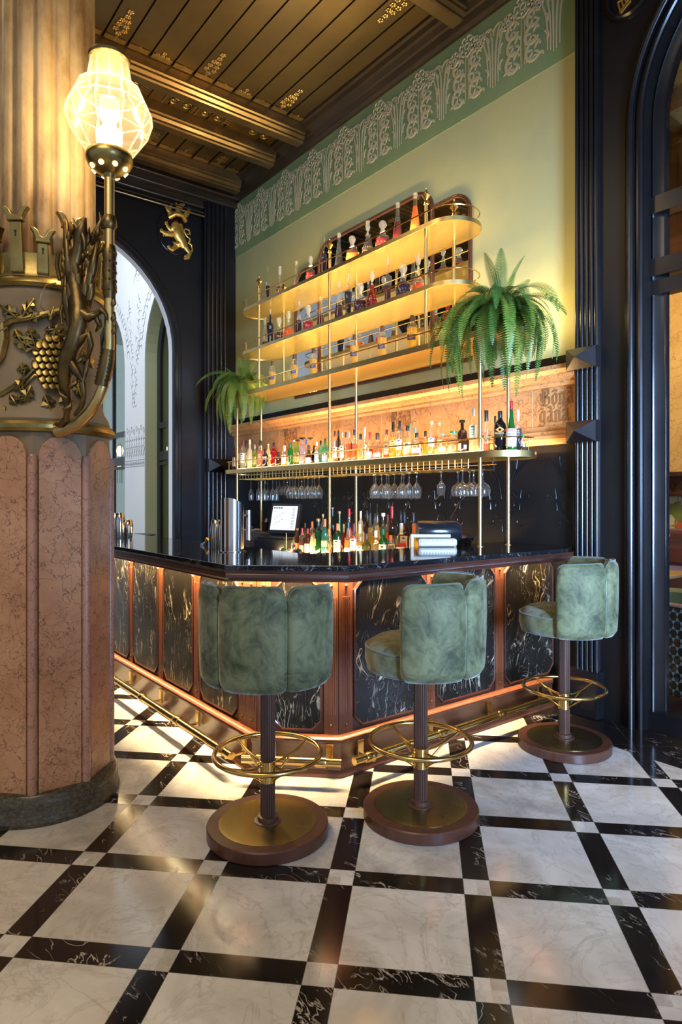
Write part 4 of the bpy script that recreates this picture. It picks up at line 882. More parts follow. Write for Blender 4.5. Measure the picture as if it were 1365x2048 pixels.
# LED under the lip of the counter, with an added wash for the panels
def bar_led(a, c, n_, pw):
    a, c = Vector(a), Vector(c); m_ = (a+c)/2; L = (c-a).length; ang = math.atan2(c.y-a.y, c.x-a.x)
    area('under_counter_led', (m_.x+n_[0]*.024, m_.y+n_[1]*.024, 1.048), L, pw*.30, WARM, (math.radians(4), 0, ang), .010, 1.0)
    lb_ = area('panel_wash_fill', (m_.x+n_[0]*.078, m_.y+n_[1]*.078, 1.05), L, pw*.6, (1,.74,.38), (math.radians(32), 0, ang), .010)  # second strip added to brighten the marble panels
bar_led(BD[0], BD[1], (0,-1), 55); bar_led(BD[1], BD[2], (.7,-.7), 8.0); bar_led(BD[2], BD[3], (1,0), 30)
def bar_face(a, c, spans, z0=.225, z1=.975, cut=.05):
    """marble panels with mahogany stiles on one face of the bar; spans in metres along the face"""
    a, c = Vector((*a, 0)), Vector((*c, 0)); A = (c-a).normalized(); D = Vector((A.y, -A.x, 0)); L = (c-a).length
    for (s0, s1) in spans:
        pl = [(s0+cut,z0),(s1-cut,z0),(s1,z0+cut),(s1,z1-cut),(s1-cut,z1),(s0+cut,z1),(s0,z1-cut),(s0,z0+cut)]
        mp = MB().prism(pl, A, (0,0,1), D, a, 0.0, .010).build('marble_panel', M['bar_marble'], bar)
        fr_ = []
        for i, p in enumerate(pl):
            q0 = Vector(pl[i-1]); q1 = Vector(pl[(i+1)%8]); p_ = Vector(p); e0 = (p_-q0).normalized(); e1 = (q1-p_).normalized()
            n0 = Vector((e0.y,-e0.x)); n1 = Vector((e1.y,-e1.x)); n_ = (n0+n1).normalized(); k = 1/n_.dot(n0)
            fr_.append((a+A*p_.x+Vector((0,0,p_.y)), (A*n_.x+Vector((0,0,n_.y)))*k, D))
        MB().strip(fr_, [(-.002,0),(-.002,.013),(.003,.016),(.009,.013),(.011,0)], closed=True).build('panel_frame', M['mahogany_dark'], mp, smooth=True)
    edges = [0]+[e for s in spans for e in s]+[L]
    for i in range(0, len(edges), 2):
        e0, e1 = edges[i], edges[i+1]
        if e1-e0 < .03: continue
        e0_, e1_ = e0+(0.0 if i == 0 else .018), e1-(0.0 if i == len(edges)-2 else .018)
        m_ = MB().prism([(e0_,.2),(e1_,.2),(e1_,1.0),(e0_,1.0)], A, (0,0,1), D, a, 0, .010)
        w = e1_-e0_; cxs = [(e0_+e1_)/2] if w < .13 else [e0_+.045, e1_-.045]
        for cx in cxs:
            for d_ in (-.022,-.011,0,.011,.022): m_.prism([(cx+d_-.0035,.30),(cx+d_+.0035,.30),(cx+d_+.0035,.90),(cx+d_-.0035,.90)], A, (0,0,1), D, a, .010, .014)
        stl = m_.build('stile', M['mahogany'], bar, bevel=.0015)
        for cx in cxs:
            for z in (.245, .955):
                Q = a+A*cx+Vector((0,0,z))+D*.010; R_ = Matrix((A, Vector((0,0,1)), D)).transposed().to_4x4(); R_.translation = Q
                t_ = MB().lathe([(.009,0),(.009,.003),(.006,.007),(.001,.009)], n=10); MB().merge(t_, R_).build('stud', M['copper_wood'], stl, smooth=True)
def sp_left(us):
    r = []
    for (u0, u1) in us: r.append((W(u0, 1200, y=BD[0][1]).x-XE, W(u1, 1200, y=BD[0][1]).x-XE))
    return r
LS = sp_left([(225.5,261),(270,318),(331,388),(405,477)])
extra = []; s = LS[0][0]-.09
while s > .5: extra.append((s-.44, s)); s -= .53
bar_face(BD[0], BD[1], sorted(extra)+LS)
cl_ = (Vector(BD[2])-Vector(BD[1])).length; bar_face(BD[1], BD[2], [(.09, cl_-.09)], cut=.045)
RS = [(W(u0, 1200, x=BD[2][0]).y-BD[2][1], W(u1, 1200, x=BD[2][0]).y-BD[2][1]) for (u0, u1) in ((709,849),(873,986),(1009,1103))]
bar_face(BD[2], BD[3], RS)
# brass foot rail
RP = offs(SK, .125); rail = thing('foot_rail', 'polished brass foot rail running round the foot of the bar', 'foot rail', (0,0,0)); rz = .125
for i, (a, c) in enumerate(zip(RP[:-1], RP[1:])):
    a_, c_ = Vector((*a, rz)), Vector((*c, rz)); d = (c_-a_).normalized(); e0 = a_+d*(.0 if i == 0 else .035); e1 = c_-d*(.035 if i < 2 else .10)
    MB().tube([e0, e1], .0205, 16).build('rail_tube', M['brass'], rail, smooth=True)
    n_ = Vector((-d.y, d.x, 0)); L = (e1-e0).length; k = max(1, round(L/.62)); 
    sp_ = [.10+(L-.20)*j/k for j in range(k+1)]
    for s in sp_:
        q = e0+d*s; MB().tube([q-d*.028, q-d*.022, q+d*.022, q+d*.028], [.0235,.026,.026,.0235], 16).build('collar', M['brass'], rail, smooth=True)
    for s in [x+.03 for x in sp_]:
        q = e0+d*s; R_ = Matrix((d, n_, Vector((0,0,1)))).transposed().to_4x4(); R_.translation = q
        bk_ = MB().xbox(R_, -.012,.0,-.032,.012,.020,.0).xbox(R_, -.006,.0,-.036,.006,.118,-.024).xbox(R_, -.018,.104,-.045,.018,.121,.045)
        bk_.build('wall_bracket', M['brass'], rail, bevel=.002)
# ================================================================ STOOLS
def make_stool(loc, rz, label):
    s = thing('bar_stool', label, 'bar stool', loc, rz, 'bar stools')
    MB().lathe([(.249,0),(.253,.004),(.253,.046),(.249,.051),(.203,.051)], n=72).build('base', M['walnut_flat'], s, smooth=True)
    MB().lathe([(.203,.045),(.203,.0525),(.198,.053),(.055,.053)], n=72).build('base_plate', M['base_brass'], s, smooth=True)
    MB().lathe([(.056,.050),(.056,.056),(.050,.058),(.042,.058),(.042,.075),(.032,.078)], n=32).build('base_collar', M['walnut'], s, smooth=True)
    n = 96; vs = []; fs = []
    for z in (.06, .66):
        for k in range(n): t = 2*PI*k/n; r = .031-.0035*(abs(math.sin(12*t)) < .45); vs.append((r*math.cos(t), r*math.sin(t), z))
    for k in range(n): fs.append((k, (k+1)%n, n+(k+1)%n, n+k))
    MB().add(vs, fs).build('post', M['walnut'], s)
    MB().lathe([(.030,.215),(.0345,.217),(.0345,.305),(.030,.307)], n=32).build('post_sleeve', M['brass'], s, smooth=True)
    RR = .222; rg = MB().tube([(RR*math.cos(2*PI*k/64), RR*math.sin(2*PI*k/64), .335) for k in range(64)], .0105, 12, closed=True).build('foot_ring', M['brass'], s, smooth=True)
    for k in range(4):
        a = PI/4+k*PI/2+.12; c_, s_ = math.cos(a), math.sin(a)
        MB().tube([(.033*c_,.033*s_,.288),(.08*c_,.08*s_,.289),(.14*c_,.14*s_,.301),(.19*c_,.19*s_,.320),(RR*c_,RR*s_,.335)], .0058, 8).tube([(.033*c_,.033*s_,.228),(.13*c_,.13*s_,.297)], .005, 8).build('spoke', M['brass'], s, smooth=True)
    # seat: upholstered drum
    MB().lathe([(.02,.645),(.20,.648),(.236,.664),(.246,.70),(.246,.745),(.240,.757),(.232,.768),(.20,.787),(.12,.797),(.01,.80)], n=56).build('seat', M['velvet'], s, smooth=True, angle=80)
    MB().tube([(.243*math.cos(2*PI*k/56), .243*math.sin(2*PI*k/56), .757) for k in range(56)], .0048, 6, closed=True).tube([(.232*math.cos(2*PI*k/56), .232*math.sin(2*PI*k/56), .660) for k in range(56)], .0045, 6, closed=True).build('seat_piping', M['piping'], s, smooth=True)
    # barrel back: three padded panels; local +x is the middle of the back
    def panel(a0, a1, ztop0, ztop1, nm):
        na, nz = 20, 18; out = []; inn = []; aa = math.radians
        vs = []; 
        for side in (0, 1):
            for i in range(na+1):
                t = i/na; a = aa(a0+(a1-a0)*t); e = min(t, 1-t)*abs(a1-a0)  # degrees from edge
                zt_ = ztop0+(ztop1-ztop0)*t; rnd_ = 11.0; dz = 0 if e > rnd_ else .052*(1-math.sqrt(max(0, 1-(1-e/rnd_)**2)))
                for j in range(nz+1):
                    h = j/nz; z0_ = .655+.008*(1 if e < 2 else 0); z = z0_+(zt_-dz-z0_)*h
                    puff = .015*(1-abs(2*t-1)**5)**.7; eb = min(1, min(h, 1-h)*9); vb = .017*(1-math.sqrt(max(0, 1-(1-eb)**2)))
                    flare = .014*math.sin(PI*min(1, h*1.0)*.75)
                    if side == 0: r = .262+flare*.6+puff-vb
                    else: r = .216+flare*.6-puff*.35+vb
                    vs.append((r*math.cos(a), r*math.sin(a), z))
        def ix(s_, i, j): return s_*(na+1)*(nz+1)+i*(nz+1)+j
        fs = []
        for s_ in (0, 1):
            for i in range(na):
                for j in range(nz): fs.append((ix(s_,i,j), ix(s_,i+1,j), ix(s_,i+1,j+1), ix(s_,i,j+1)))
        for i in range(na): fs += [(ix(0,i,0),ix(0,i+1,0),ix(1,i+1,0),ix(1,i,0)), (ix(0,i,nz),ix(0,i+1,nz),ix(1,i+1,nz),ix(1,i,nz))]
        for j in range(nz): fs += [(ix(0,0,j),ix(0,0,j+1),ix(1,0,j+1),ix(1,0,j)), (ix(0,na,j),ix(0,na,j+1),ix(1,na,j+1),ix(1,na,j))]
        o = MB().add(vs, fs).build(nm, M['velvet'], s, smooth=True, angle=70)
        pp = [Vector(vs[ix(1,i,nz)])*.5+Vector(vs[ix(0,i,nz)])*.5+Vector((0,0,.003)) for i in range(na+1)]
        MB().tube([Vector(vs[ix(0,i,nz)])+Vector((0,0,.002)) for i in range(na+1)], .0035, 6).build('piping', M['piping'], o, smooth=True)
    panel(-30.5, 30.5, 1.062, 1.062, 'backrest'); panel(31.5, 93, 1.058, 1.050, 'backrest'); panel(-31.5, -93, 1.058, 1.050, 'backrest')
    return s
def stool_at(u, v, z, camang, label):
    p = W(u, v, z=z); a = math.radians(camang)      # direction of the back in camera axes: (sin a, -cos a)
    cxx, czz = math.sin(a), -math.cos(a); wx = cxx*math.sin(TW)-czz*math.cos(TW); wy = cxx*math.cos(TW)+czz*math.sin(TW)
    return make_stool((p.x, p.y, 0), math.atan2(wy, wx), label)
stool_at(536, 1640, .053, -8, 'green velvet bar stool with its back to us, nearest, left of the three')
stool_at(842, 1608, .053, 68, 'olive green velvet bar stool in the middle, before the right bar front')
stool_at(1129, 1474, .053, 65, 'bluish lit green velvet bar stool farthest right, by the black pilaster')
# ================================================================ BACK COUNTER AND THINGS ON IT
bc = thing('back_counter', 'low dark back counter along the wall behind the bar', 'counter', (0,0,0))
MB().box(-6.95,3.12,.885,-3.11,3.875,.915).build('worktop', M['counter'], bc, bevel=.003); MB().box(-6.95,3.18,.03,-3.12,3.875,.885).build('body', M['mahogany_dark'], bc)
MB().box(-5.15,3.16,.916,-3.12,3.19,.922).box(-5.15,3.70,.916,-3.12,3.72,.922).build('led_strip', M['led'], bc)
area('back_counter_led', (-4.1,3.20,.93), 2.0, 9, GOLDL, (PI-.5,0,0), .03); area('back_counter_led2', (-4.1,3.80,.935), 2.0, 6, GOLDL, (PI+.5,0,0), .03)
sw = thing('side_counter', 'small wooden service ledge behind the far end of the bar', 'counter', (0,0,0))
q = W(318, 1068, x=-6.95); MB().box(-7.2,2.2,.93,-6.55,q.y,.96).build('worktop', M['mahogany'], sw, bevel=.004); MB().box(-7.15,2.25,.03,-6.6,q.y-.05,.93).build('body', M['mahogany_dark'], sw)
area('ledge_light', (-6.5, 2.7, .90), .6, 1.5, WARM, (0, PI/2, 0), .05)
# raised shelf at the left of the back counter
rs = thing('raised_ledge', 'dark wooden raised ledge left of the till', 'ledge', (0,0,0))
MB().box(-6.95,3.50,1.03,-5.55,3.87,1.055).build('top', M['mahogany_dark'], rs, bevel=.003); MB().box(-6.92,3.55,.915,-5.58,3.87,1.03).build('body', M['mahogany_dark'], rs)
# till
tq = W(566, 1085, y=3.38); till = thing('till', 'black point of sale till with white lit screen on the back counter', 'till', (tq.x, 3.38, .916), math.radians(22))
MB().box(-.20,-.20,0,.16,.20,.105).build('cash_drawer', M['black_metal'], till, bevel=.006)
MB().xbox(Matrix.Translation((0.02,-.02,.17)) @ Matrix.Rotation(math.radians(-14),4,'X'), -.165,-.02,-.03,.165,.03,.27).build('screen', M['black_metal'], till, bevel=.008)
scr = MB().xbox(Matrix.Translation((0.02,-.02,.17)) @ Matrix.Rotation(math.radians(-14),4,'X'), -.145,-.0225,.01,.145,-.0205,.245).build('display', M['screen_on'], till)
tx = MB(); Mx = Matrix.Translation((0.02,-.02,.17)) @ Matrix.Rotation(math.radians(-14),4,'X')
for k in range(14): tx.xbox(Mx, .085+.004*(k%3),-.0232,.03+k*.015,.12,-.0226,.034+k*.015)
for k in range(9): tx.xbox(Mx, -.12+.03*(k%4),-.0232,.06+k*.016,-.10+.03*(k%4),-.0226,.064+k*.016)
for k in range(4): tx.xbox(Mx, -.135+k*.028,-.0232,.22,-.115+k*.028,-.0226,.236)
tx.build('screen_text', plain('screen_text_ink', (.08,.12,.2), .6), scr)
MB().box(-.17,-.19,.106,.14,.05,.125).build('keyboard', M['black_metal'], till, bevel=.004)
tag(MB().box(tq.x-.36,3.22,.916,tq.x-.22,3.44,1.01).build('receipt_printer', M['black_metal'], bevel=.01), 'black boxy receipt printer left of the till', 'printer')
pc = W(530, 1052, y=3.68); cup = thing('pen_cup', 'black cup of pens standing behind the till on the raised ledge', 'cup', (pc.x, 3.68, 1.0555))
MB().lathe([(.03,0),(.038,.09),(.034,.09),(.028,.006)], n=16).build('cup', M['black_metal'], cup, smooth=True)
MB().tube([(.01,0,.02),(.02,.01,.13)], .012).build('pen', plain('pink_eraser', (.7,.5,.4), .6), cup); MB().tube([(-.01,0,.02),(-.02,.01,.11)], .010).build('pen', plain('violet_pen', (.12,.06,.3), .5), cup)
pq = W(508, 1052, y=3.64)
tag(MB().box(pq.x-.12,3.56,1.056,pq.x+.12,3.74,1.062).build('paper', plain('paper_sheet', (.55,.55,.55), .7)), 'sheet of pale paper lying on the raised ledge', 'paper')
nb = MB().tube([(-.06,0,0),(0,0,.015),(.06,.01,0)], [.012,.026,.012], 10).build('cloth', vary('blue_cloth', (.02,.05,.09), (.03,.08,.12), 20, .8), smooth=True); nb.location = (W(500,1048,y=3.6).x, 3.6, 1.075); tag(nb, 'crumpled dark blue cloth on the raised ledge', 'cloth')
# things on the bar top
ZT = 1.083
def slanted_tap():
    p = W(465, 1103, z=ZT); t = thing('chrome_column', 'large slant-cut chrome beer tap column on the bar top', 'tap', (p.x, p.y, ZT+.001), math.radians(20))
    n = 40; vs = []; R = .068
    for k in range(n): a = 2*PI*k/n; vs.append((R*math.cos(a), R*math.sin(a), 0.004))
    for k in range(n):
        a = 2*PI*k/n; x_ = R*math.cos(a)*(-.2)+R*math.sin(a)*.98; vs.append((R*math.cos(a), R*math.sin(a), .285-x_*0.55))
    MB().add(vs, [(k, (k+1)%n, n+(k+1)%n, n+k) for k in range(n)]+[tuple(range(n)), tuple(range(n, 2*n))]).build('column', M['steel'], t, smooth=True)
    MB().lathe([(.085,0),(.085,.004),(.068,.006)], n=32).build('flange', M['steel'], t, smooth=True)
    MB().tube([(.0,.06,.21),(.0,.15,.21)], .009, 10).tube([(0,.15,.06),(0,.15,.245)], .016, 14).build('spout', M['steel'], t, smooth=True); return t
slanted_tap()
def tin(u, v, h, r, lab):
    p = W(u, v, z=ZT); t = MB().lathe([(r*.78,0.0),(r*.80,.004),(r,h*.62),(r,h*.64),(r*1.03,h*.645),(r*.80,h*.985),(r*.74,h),(.002,h*.995)], n=28).build('shaker_tin', M['steel'], smooth=True)
    t.location = (p.x, p.y, ZT+.001); return tag(t, lab, 'shaker', 'steel cocktail shakers on the bar top')
tin(432,1099,.185,.033,'left polished steel shaker beside the slant-cut tap column'); tin(446,1101,.18,.033,'polished steel shaker touching the slant-cut tap column')
tin(231,1076,.20,.036,'tall steel shaker nearest the marble column on the bar'); tin(240,1078,.205,.038,'tall steel shaker second from the marble column'); tin(249,1076,.15,.034,'short steel shaker behind the tall pair'); tin(257,1077,.15,.036,'rightmost short steel shaker of the group by the marble column')
p = W(258, 1056, y=2.35); tr = thing('black_tray', 'stack of black trays on the ledge behind the shakers', 'tray', (-6.85, 2.55, .961))
for k in range(3): MB().lathe([(.16,.0+k*.02),(.19,.018+k*.02),(.185,.018+k*.02),(.155,.004+k*.02)], n=28).build('tray', M['black_metal'], tr, smooth=True)
sm = W(246, 1018, x=-6.85); mo = thing('order_screen', 'tilted dark order screen above the black trays near the archway', 'screen', (-6.9, sm.y-.25, .961), math.radians(60))
MB().tube([(0,0,0),(0,0,.24)], .015).build('stand', M['black_metal'], mo); MB().xbox(Matrix.Translation((0,-.03,.27)) @ Matrix.Rotation(math.radians(-50),4,'X'), -.15,-.01,-.10,.15,.015,.13).build('screen', M['black_metal'], mo, bevel=.005)
MB().xbox(Matrix.Translation((0,-.03,.27)) @ Matrix.Rotation(math.radians(-50),4,'X'), -.135,-.013,-.085,.135,-.0105,.115).build('display', M['screen_on'], mo)
p = W(411, 1091, z=ZT); jg = thing('cocktail_jigger', 'small tipped double jigger on the glossy bar top left of the shakers', 'jigger', (p.x, p.y, ZT+.024), .4); R_ = Matrix.Rotation(.75, 4, 'Y')
MB().merge(MB().lathe([(.017,-.035),(.004,0),(.014,.03)], n=14), R_).build('cup', M['steel'], jg, smooth=True)
p = W(700, 1105, y=3.16); sp = MB().tube([(0,0,.0),(0,0,.16)], .003, 6).lathe([(.003,-.012),(.012,.004),(.002,.02)], (0,0,0), 10).build('bar_spoon', M['brass_satin'], smooth=True); q = W(573, 1104, y=3.2); sp.location = (q.x, 3.2, .93); tag(sp, 'upright brass bar spoon in front of the till', 'spoon')
q = W(598, 1104, y=3.17)
for k, (dx, dy, r, c_, lab) in enumerate(((0,0,.032,(.01,.01,.01),'black rubber stopper lying before the small clear bottles'),(-.17,.02,.026,(.42,.32,.22),'beige cork ball lying below the till'),(-.24,.0,.028,(.04,.10,.04),'dark green lime lying below the till'))):
    o = MB().lathe([(.002,-r*.8),(r*.7,-r*.6),(r,0),(r*.7,r*.6),(.002,r*.8)], n=14).build(('rubber_stopper','cork_ball','lime')[k], plain('trinket_%d' % k, c_, .6), smooth=True); o.location = (q.x+dx, 3.17+dy, .916+r*.8); tag(o, lab, ('stopper','cork','lime')[k])
# juice machine and dish on the right hand counter
p = W(868, 1092, z=ZT); jm = thing('citrus_press', 'black barrel shaped bar machine with pale slotted tray on the counter', 'machine', (p.x, p.y, ZT+.001), math.radians(55))
bdm = MB().merge(MB().lathe([(.02,-.14),(.07,-.135),(.075,-.12),(.075,.12),(.06,.155),(.02,.165)], n=36), Matrix.Translation((.03,.03,.095)) @ Matrix.Rotation(PI/2, 4, 'Y')); bdm.build('body', plain('gloss_black', (.01,.011,.014), .16), jm, smooth=True)
cm = plain('cream_enamel', (.55,.50,.40), .35); tb_ = MB().box(-.12,-.10,0,.14,-.03,.055); tb_.build('tray', cm, jm, bevel=.018)
gr = MB()
for k in range(12): gr.box(-.105+k*.019,-.1015,.028,-.097+k*.019,-.099,.046)
gr.build('grille', M['black_metal'], jm); MB().tube([(-.17,-.09,.072),(.09,-.105,.072)], .012, 12).tube([(-.16,-.09,.07),(-.16,-.08,0.0)], .012, 8).build('handle', cm, jm, smooth=True)
MB().lathe([(.03,0),(.035,.09),(.02,.12)], (.13,.15,0), 14).build('cup', vary('beige_horn', (.45,.34,.22), (.3,.22,.14), 20, .5), jm, smooth=True)
p = W(922, 1088, z=ZT); dh = thing('chrome_dish', 'shallow chrome and black dish beside the barrel shaped machine', 'dish', (p.x, p.y, ZT+.001))
MB().lathe([(.07,0),(.085,.02),(.095,.045),(.088,.045),(.075,.02),(.01,.01)], n=28).build('bowl', M['steel'], dh, smooth=True); MB().lathe([(.098,.045),(.10,.055),(.06,.075),(.01,.078)], n=28).build('lid', M['black_metal'], dh, smooth=True)
# ================================================================ SHELVING OVER THE BACK COUNTER
YF, YR = 3.35, 3.645
def stadium(x0, x1, y0, y1, n=12, rx=None):
    r = (y1-y0)/2; c = (y0+y1)/2; p = [(x1-r+r*math.cos(t), c+r*math.sin(t)) for t in [-PI/2+PI*k/n for k in range(n+1)]]
    return p+[(x0+r+r*math.cos(t), c+r*math.sin(t)) for t in [PI/2+PI*k/n for k in range(n+1)]]
su = thing('shelving_unit', 'brass shelving unit of four round-ended gallery shelves on slim poles', 'shelving unit', (0,0,0))
def shelf_glow():
    t = NT('shelf_underside'); f = t.noise(t.geo((1,3,1)), 2.5, 4)
    return t.end(t.pbsdf(t.mix(f, (0.86,0.60,0.19), (0.74,0.48,0.13)), 0.24, 0.75))
M['shelf_under'] = shelf_glow()
def shelf(x0, x1, z, th, ins, ped=True):
    pl = stadium(x0, x1, 3.285, 3.705, 14)
    sh = MB().prism([((x-(x0+x1)/2)*0.999+(x0+x1)/2, 3.495+(y-3.495)*.98) for x, y in pl], (1,0,0), (0,1,0), (0,0,1), (0,0,0), z+.006, z+th-.002).build('shelf', M['shelf_under'], su)
    n = len(pl); F = []
    for i, p in enumerate(pl):
        q0 = Vector(pl[i-1]); q1 = Vector(pl[(i+1)%n]); d = (q1-q0).normalized(); F.append(((p[0],p[1],z), (d.y,-d.x,0), (0,0,1)))
    MB().strip(F, [(-.006,0),(.0,0),(.0,th),(-.006,th)], closed=True).build('brass_edge', M['brass_satin'], sh, smooth=True)
    # gallery rail
    rp = [(x, y, z+th+.085) for x, y in stadium(x0+.012, x1-.012, 3.297, 3.693, 14)]
    MB().tube(rp, .0048, 8, closed=True).build('gallery_rail', M['brass'], sh, smooth=True)
    k = max(2, round((x1-x0-.4)/.62))
    for j in range(k+1):
        x = x0+.22+(x1-x0-.44)*j/k; MB().tube([(x,3.297,z+th),(x,3.297,z+th+.085)], .003, 6).build('rail_post', M['brass'], sh)
    for x in (x0+.013, x1-.013): MB().tube([(x,3.495,z+th),(x,3.495,z+th+.085)], .003, 6).build('rail_post', M['brass'], sh)
    return sh
Z1, Z2, Z3, Z4 = 1.667, 2.455, 2.882, 3.322           # undersides
TH = .042
shelf(-6.42, -2.53, Z1, TH, 0); shelf(-6.36, -2.53, Z2, TH, 0); shelf(-6.05, -2.99, Z3, .03, 0); shelf(-6.05, -2.99, Z4, .03, 0)
def pole_(x, y, z0, z1):
    p_ = MB().tube([(x,y,z0),(x,y,z1)], .0125, 16).build('pole', M['brass_satin'], su, smooth=True)
    if z1 > 3.4:
        MB().lathe([(.0125,z1-.01),(.018,z1-.008),(.018,z1+.006),(.010,z1+.012),(.008,z1+.022),(.030,z1+.050),(.033,z1+.056),(.030,z1+.060),(.008,z1+.088),(.006,z1+.098),(.009,z1+.106),(.002,z1+.116)], (x,y,0), 6 if False else 20).build('finial', M['brass'], p_, smooth=True)
    elif z0 > 1.0: MB().lathe([(.022,z0),(.022,z0+.004),(.013,z0+.008)], (x,y,0), 20).build('foot', M['brass_satin'], p_, smooth=True)
for x, zf in ((-6.116, .916), (-4.476, .916), (-2.817, ZT)):
    for y in (YF, YR): pole_(x, y, zf, Z2 if x != -4.476 else 3.53)
for x in (-5.664, -3.316):
    for y in (YF, YR): pole_(x, y, Z2+TH, 3.53)
# light strips of the shelves
st_ = MB()
for (x0, x1, z) in ((-6.0,-2.75,Z1+TH), (-6.0,-2.75,Z2+TH), (-5.8,-3.2,Z3+.03), (-5.8,-3.2,Z4+.03)): st_.box(x0,3.665,z,x1,3.675,z+.006)
st_.box(-6.0,3.30,Z1+TH,-2.75,3.306,Z1+TH+.005)
st_.build('led_strip', M['led'], su)
area('shelf_uplight', (-4.2,3.42,Z4+.05), 2.4, 26, (1,.74,.38), (PI+.55,0,0), .03, 1.9)
area('shelf_led_1', (-4.37,3.66,Z1+TH+.012), 3.3, 15, AMBER, (PI+.25,0,0), .02)
area('shelf_led_1f', (-4.37,3.315,Z1+TH+.010), 3.3, 5, GOLDL, (PI-.5,0,0), .015)
area('shelf_led_2', (-4.37,3.64,Z2+TH+.012), 3.3, 16, GOLDL, (PI+.30,0,0), .02)
area('shelf_led_3', (-4.5,3.64,Z3+.042), 2.6, 12, GOLDL, (PI+.30,0,0), .02)
area('shelf_led_4', (-4.5,3.72,Z4+.042), 2.2, 5, (1,.76,.36), (PI+.12,0,0), .02)
area('shelf_led_1b', (-4.37,3.80,Z1-.02+.06), 3.6, 11, AMBER, (PI+.1,0,0), .03)
point('fern_uplight', (-2.72,3.62,2.66), 7, GOLDL, .05); point('fern_uplight', (-6.0,3.50,2.60), 9, GOLDL, .05)
# mirrors
def mirror(x0, x1, z0, z1, rl_, rr_, lab, y):
    n = 10; r = .16; p = [(x0,z0),(x1,z0)]
    p += [(x1-r+r*math.cos(PI/2*k/n), z1-r+r*math.sin(PI/2*k/n)) for k in range(n+1)] if rr_ else [(x1,z1)]
    p += [(x0+r-r*math.sin(PI/2*k/n), z1-r+r*math.cos(PI/2*k/n)) for k in range(n+1)] if rl_ else [(x0,z1)]
    t = thing('wall_mirror', lab, 'mirror', (0,y,0), 0, 'wall mirrors behind the shelves')
    MB().prism(p, *XZ, (0,0,0), -.010, -.002).build('mirror_glass', M['mirror'], t)
    F = []; m_ = len(p)
    for i, q in enumerate(p):
        q0 = Vector(p[i-1]); q1 = Vector(p[(i+1)%m_]); a = (Vector(q)-q0).normalized(); b_ = (q1-Vector(q)).normalized(); n0 = Vector((a.y,-a.x)); n1 = Vector((b_.y,-b_.x)); nn = (n0+n1).normalized(); k = 1/max(.5, nn.dot(n0)); F.append(((q[0],0,q[1]), (nn.x*k,0,nn.y*k), (0,-1,0)))
    MB().strip(F, [(-.004,0),(-.004,.016),(.004,.022),(.010,.016),(.016,.022),(.024,.018),(.026,0)], closed=True).build('frame', M['copper_wood'], t, smooth=True)
mirror(-5.36, -3.79, 2.50, 3.97, True, True, 'tall middle mirror with copper frame behind the bottle shelves', YW-.002)
mirror(-3.76, -3.38, 2.50, 3.80, False, True, 'narrow framed mirror beside the middle one, right, by the fern', YW-.002)
mirror(-5.80, -5.39, 2.50, 3.80, True, False, 'narrow framed mirror left of the middle one behind the decanters', YW-.002)
# stemware racks
for i, (x0, x1) in enumerate(((-6.02,-4.55),(-4.40,-2.90))):
    rk = thing('glass_rack', ('brass wire stemware rack under the left half of the liquor shelf', 'brass wire stemware rack under the right half of the liquor shelf')[i], 'rack', (0,0,0), 0, 'stemware racks')
    mb = MB(); n = 25
    for y in (3.33, 3.62): mb.tube([(x0,y,1.640),(x1,y,1.640)], .003, 6)
    mb.tube([(x0,3.33,1.605),(x1,3.33,1.605)], .003, 6)
    for k in range(n+1): x = x0+(x1-x0)*k/n; mb.tube([(x,3.33,1.665),(x,3.33,1.605)], .002, 5); 
    for k in range(0, n+1, 2): x = x0+(x1-x0)*k/n; mb.tube([(x,3.31,1.600),(x,3.62,1.600)], .003, 5); mb.tube([(x+.035,3.31,1.600),(x+.035,3.62,1.600)], .003, 5); mb.tube([(x,3.31,1.60),(x+.035,3.31,1.60)], .003, 5)
    mb.build('wire_frame', M['brass_satin'], rk)
# ================================================================ STEMWARE
def glass_proto(kind):
    z = {'flute': [(.024,0),(.006,-.006),(.004,-.02),(.004,-.085),(.012,-.10),(.022,-.125),(.026,-.16),(.023,-.215)],
         'wine': [(.032,0),(.008,-.006),(.004,-.02),(.004,-.07),(.014,-.085),(.034,-.115),(.038,-.145),(.029,-.195)],
         'coupe': [(.034,0),(.008,-.006),(.0045,-.02),(.005,-.075),(.018,-.09),(.044,-.112),(.054,-.14),(.047,-.18)],
         'tulip': [(.030,0),(.008,-.006),(.004,-.02),(.004,-.065),(.016,-.085),(.034,-.105),(.032,-.12),(.024,-.175)],
         'small': [(.028,0),(.007,-.006),(.004,-.02),(.004,-.055),(.014,-.07),(.032,-.095),(.035,-.12),(.028,-.16)]}[kind]
    return MB().lathe(z, n=20, cap=False)
GM = {}
def glass(kind, u, y, lab, idx):
    p = W(u, 960, y=y)
    t = thing({'flute':'champagne_flute','wine':'wine_glass','coupe':'balloon_glass','tulip':'tulip_glass','small':'wine_glass'}[kind], lab, 'glass', (p.x, y, 1.597), 0, 'stemware hanging under the liquor shelf')
    if kind not in GM:
        o = glass_proto(kind).build('bowl', M['stem_glass'], t, smooth=True, angle=80); GM[kind] = o
    else:
        o = GM[kind].copy(); COL.objects.link(o); o.parent = t
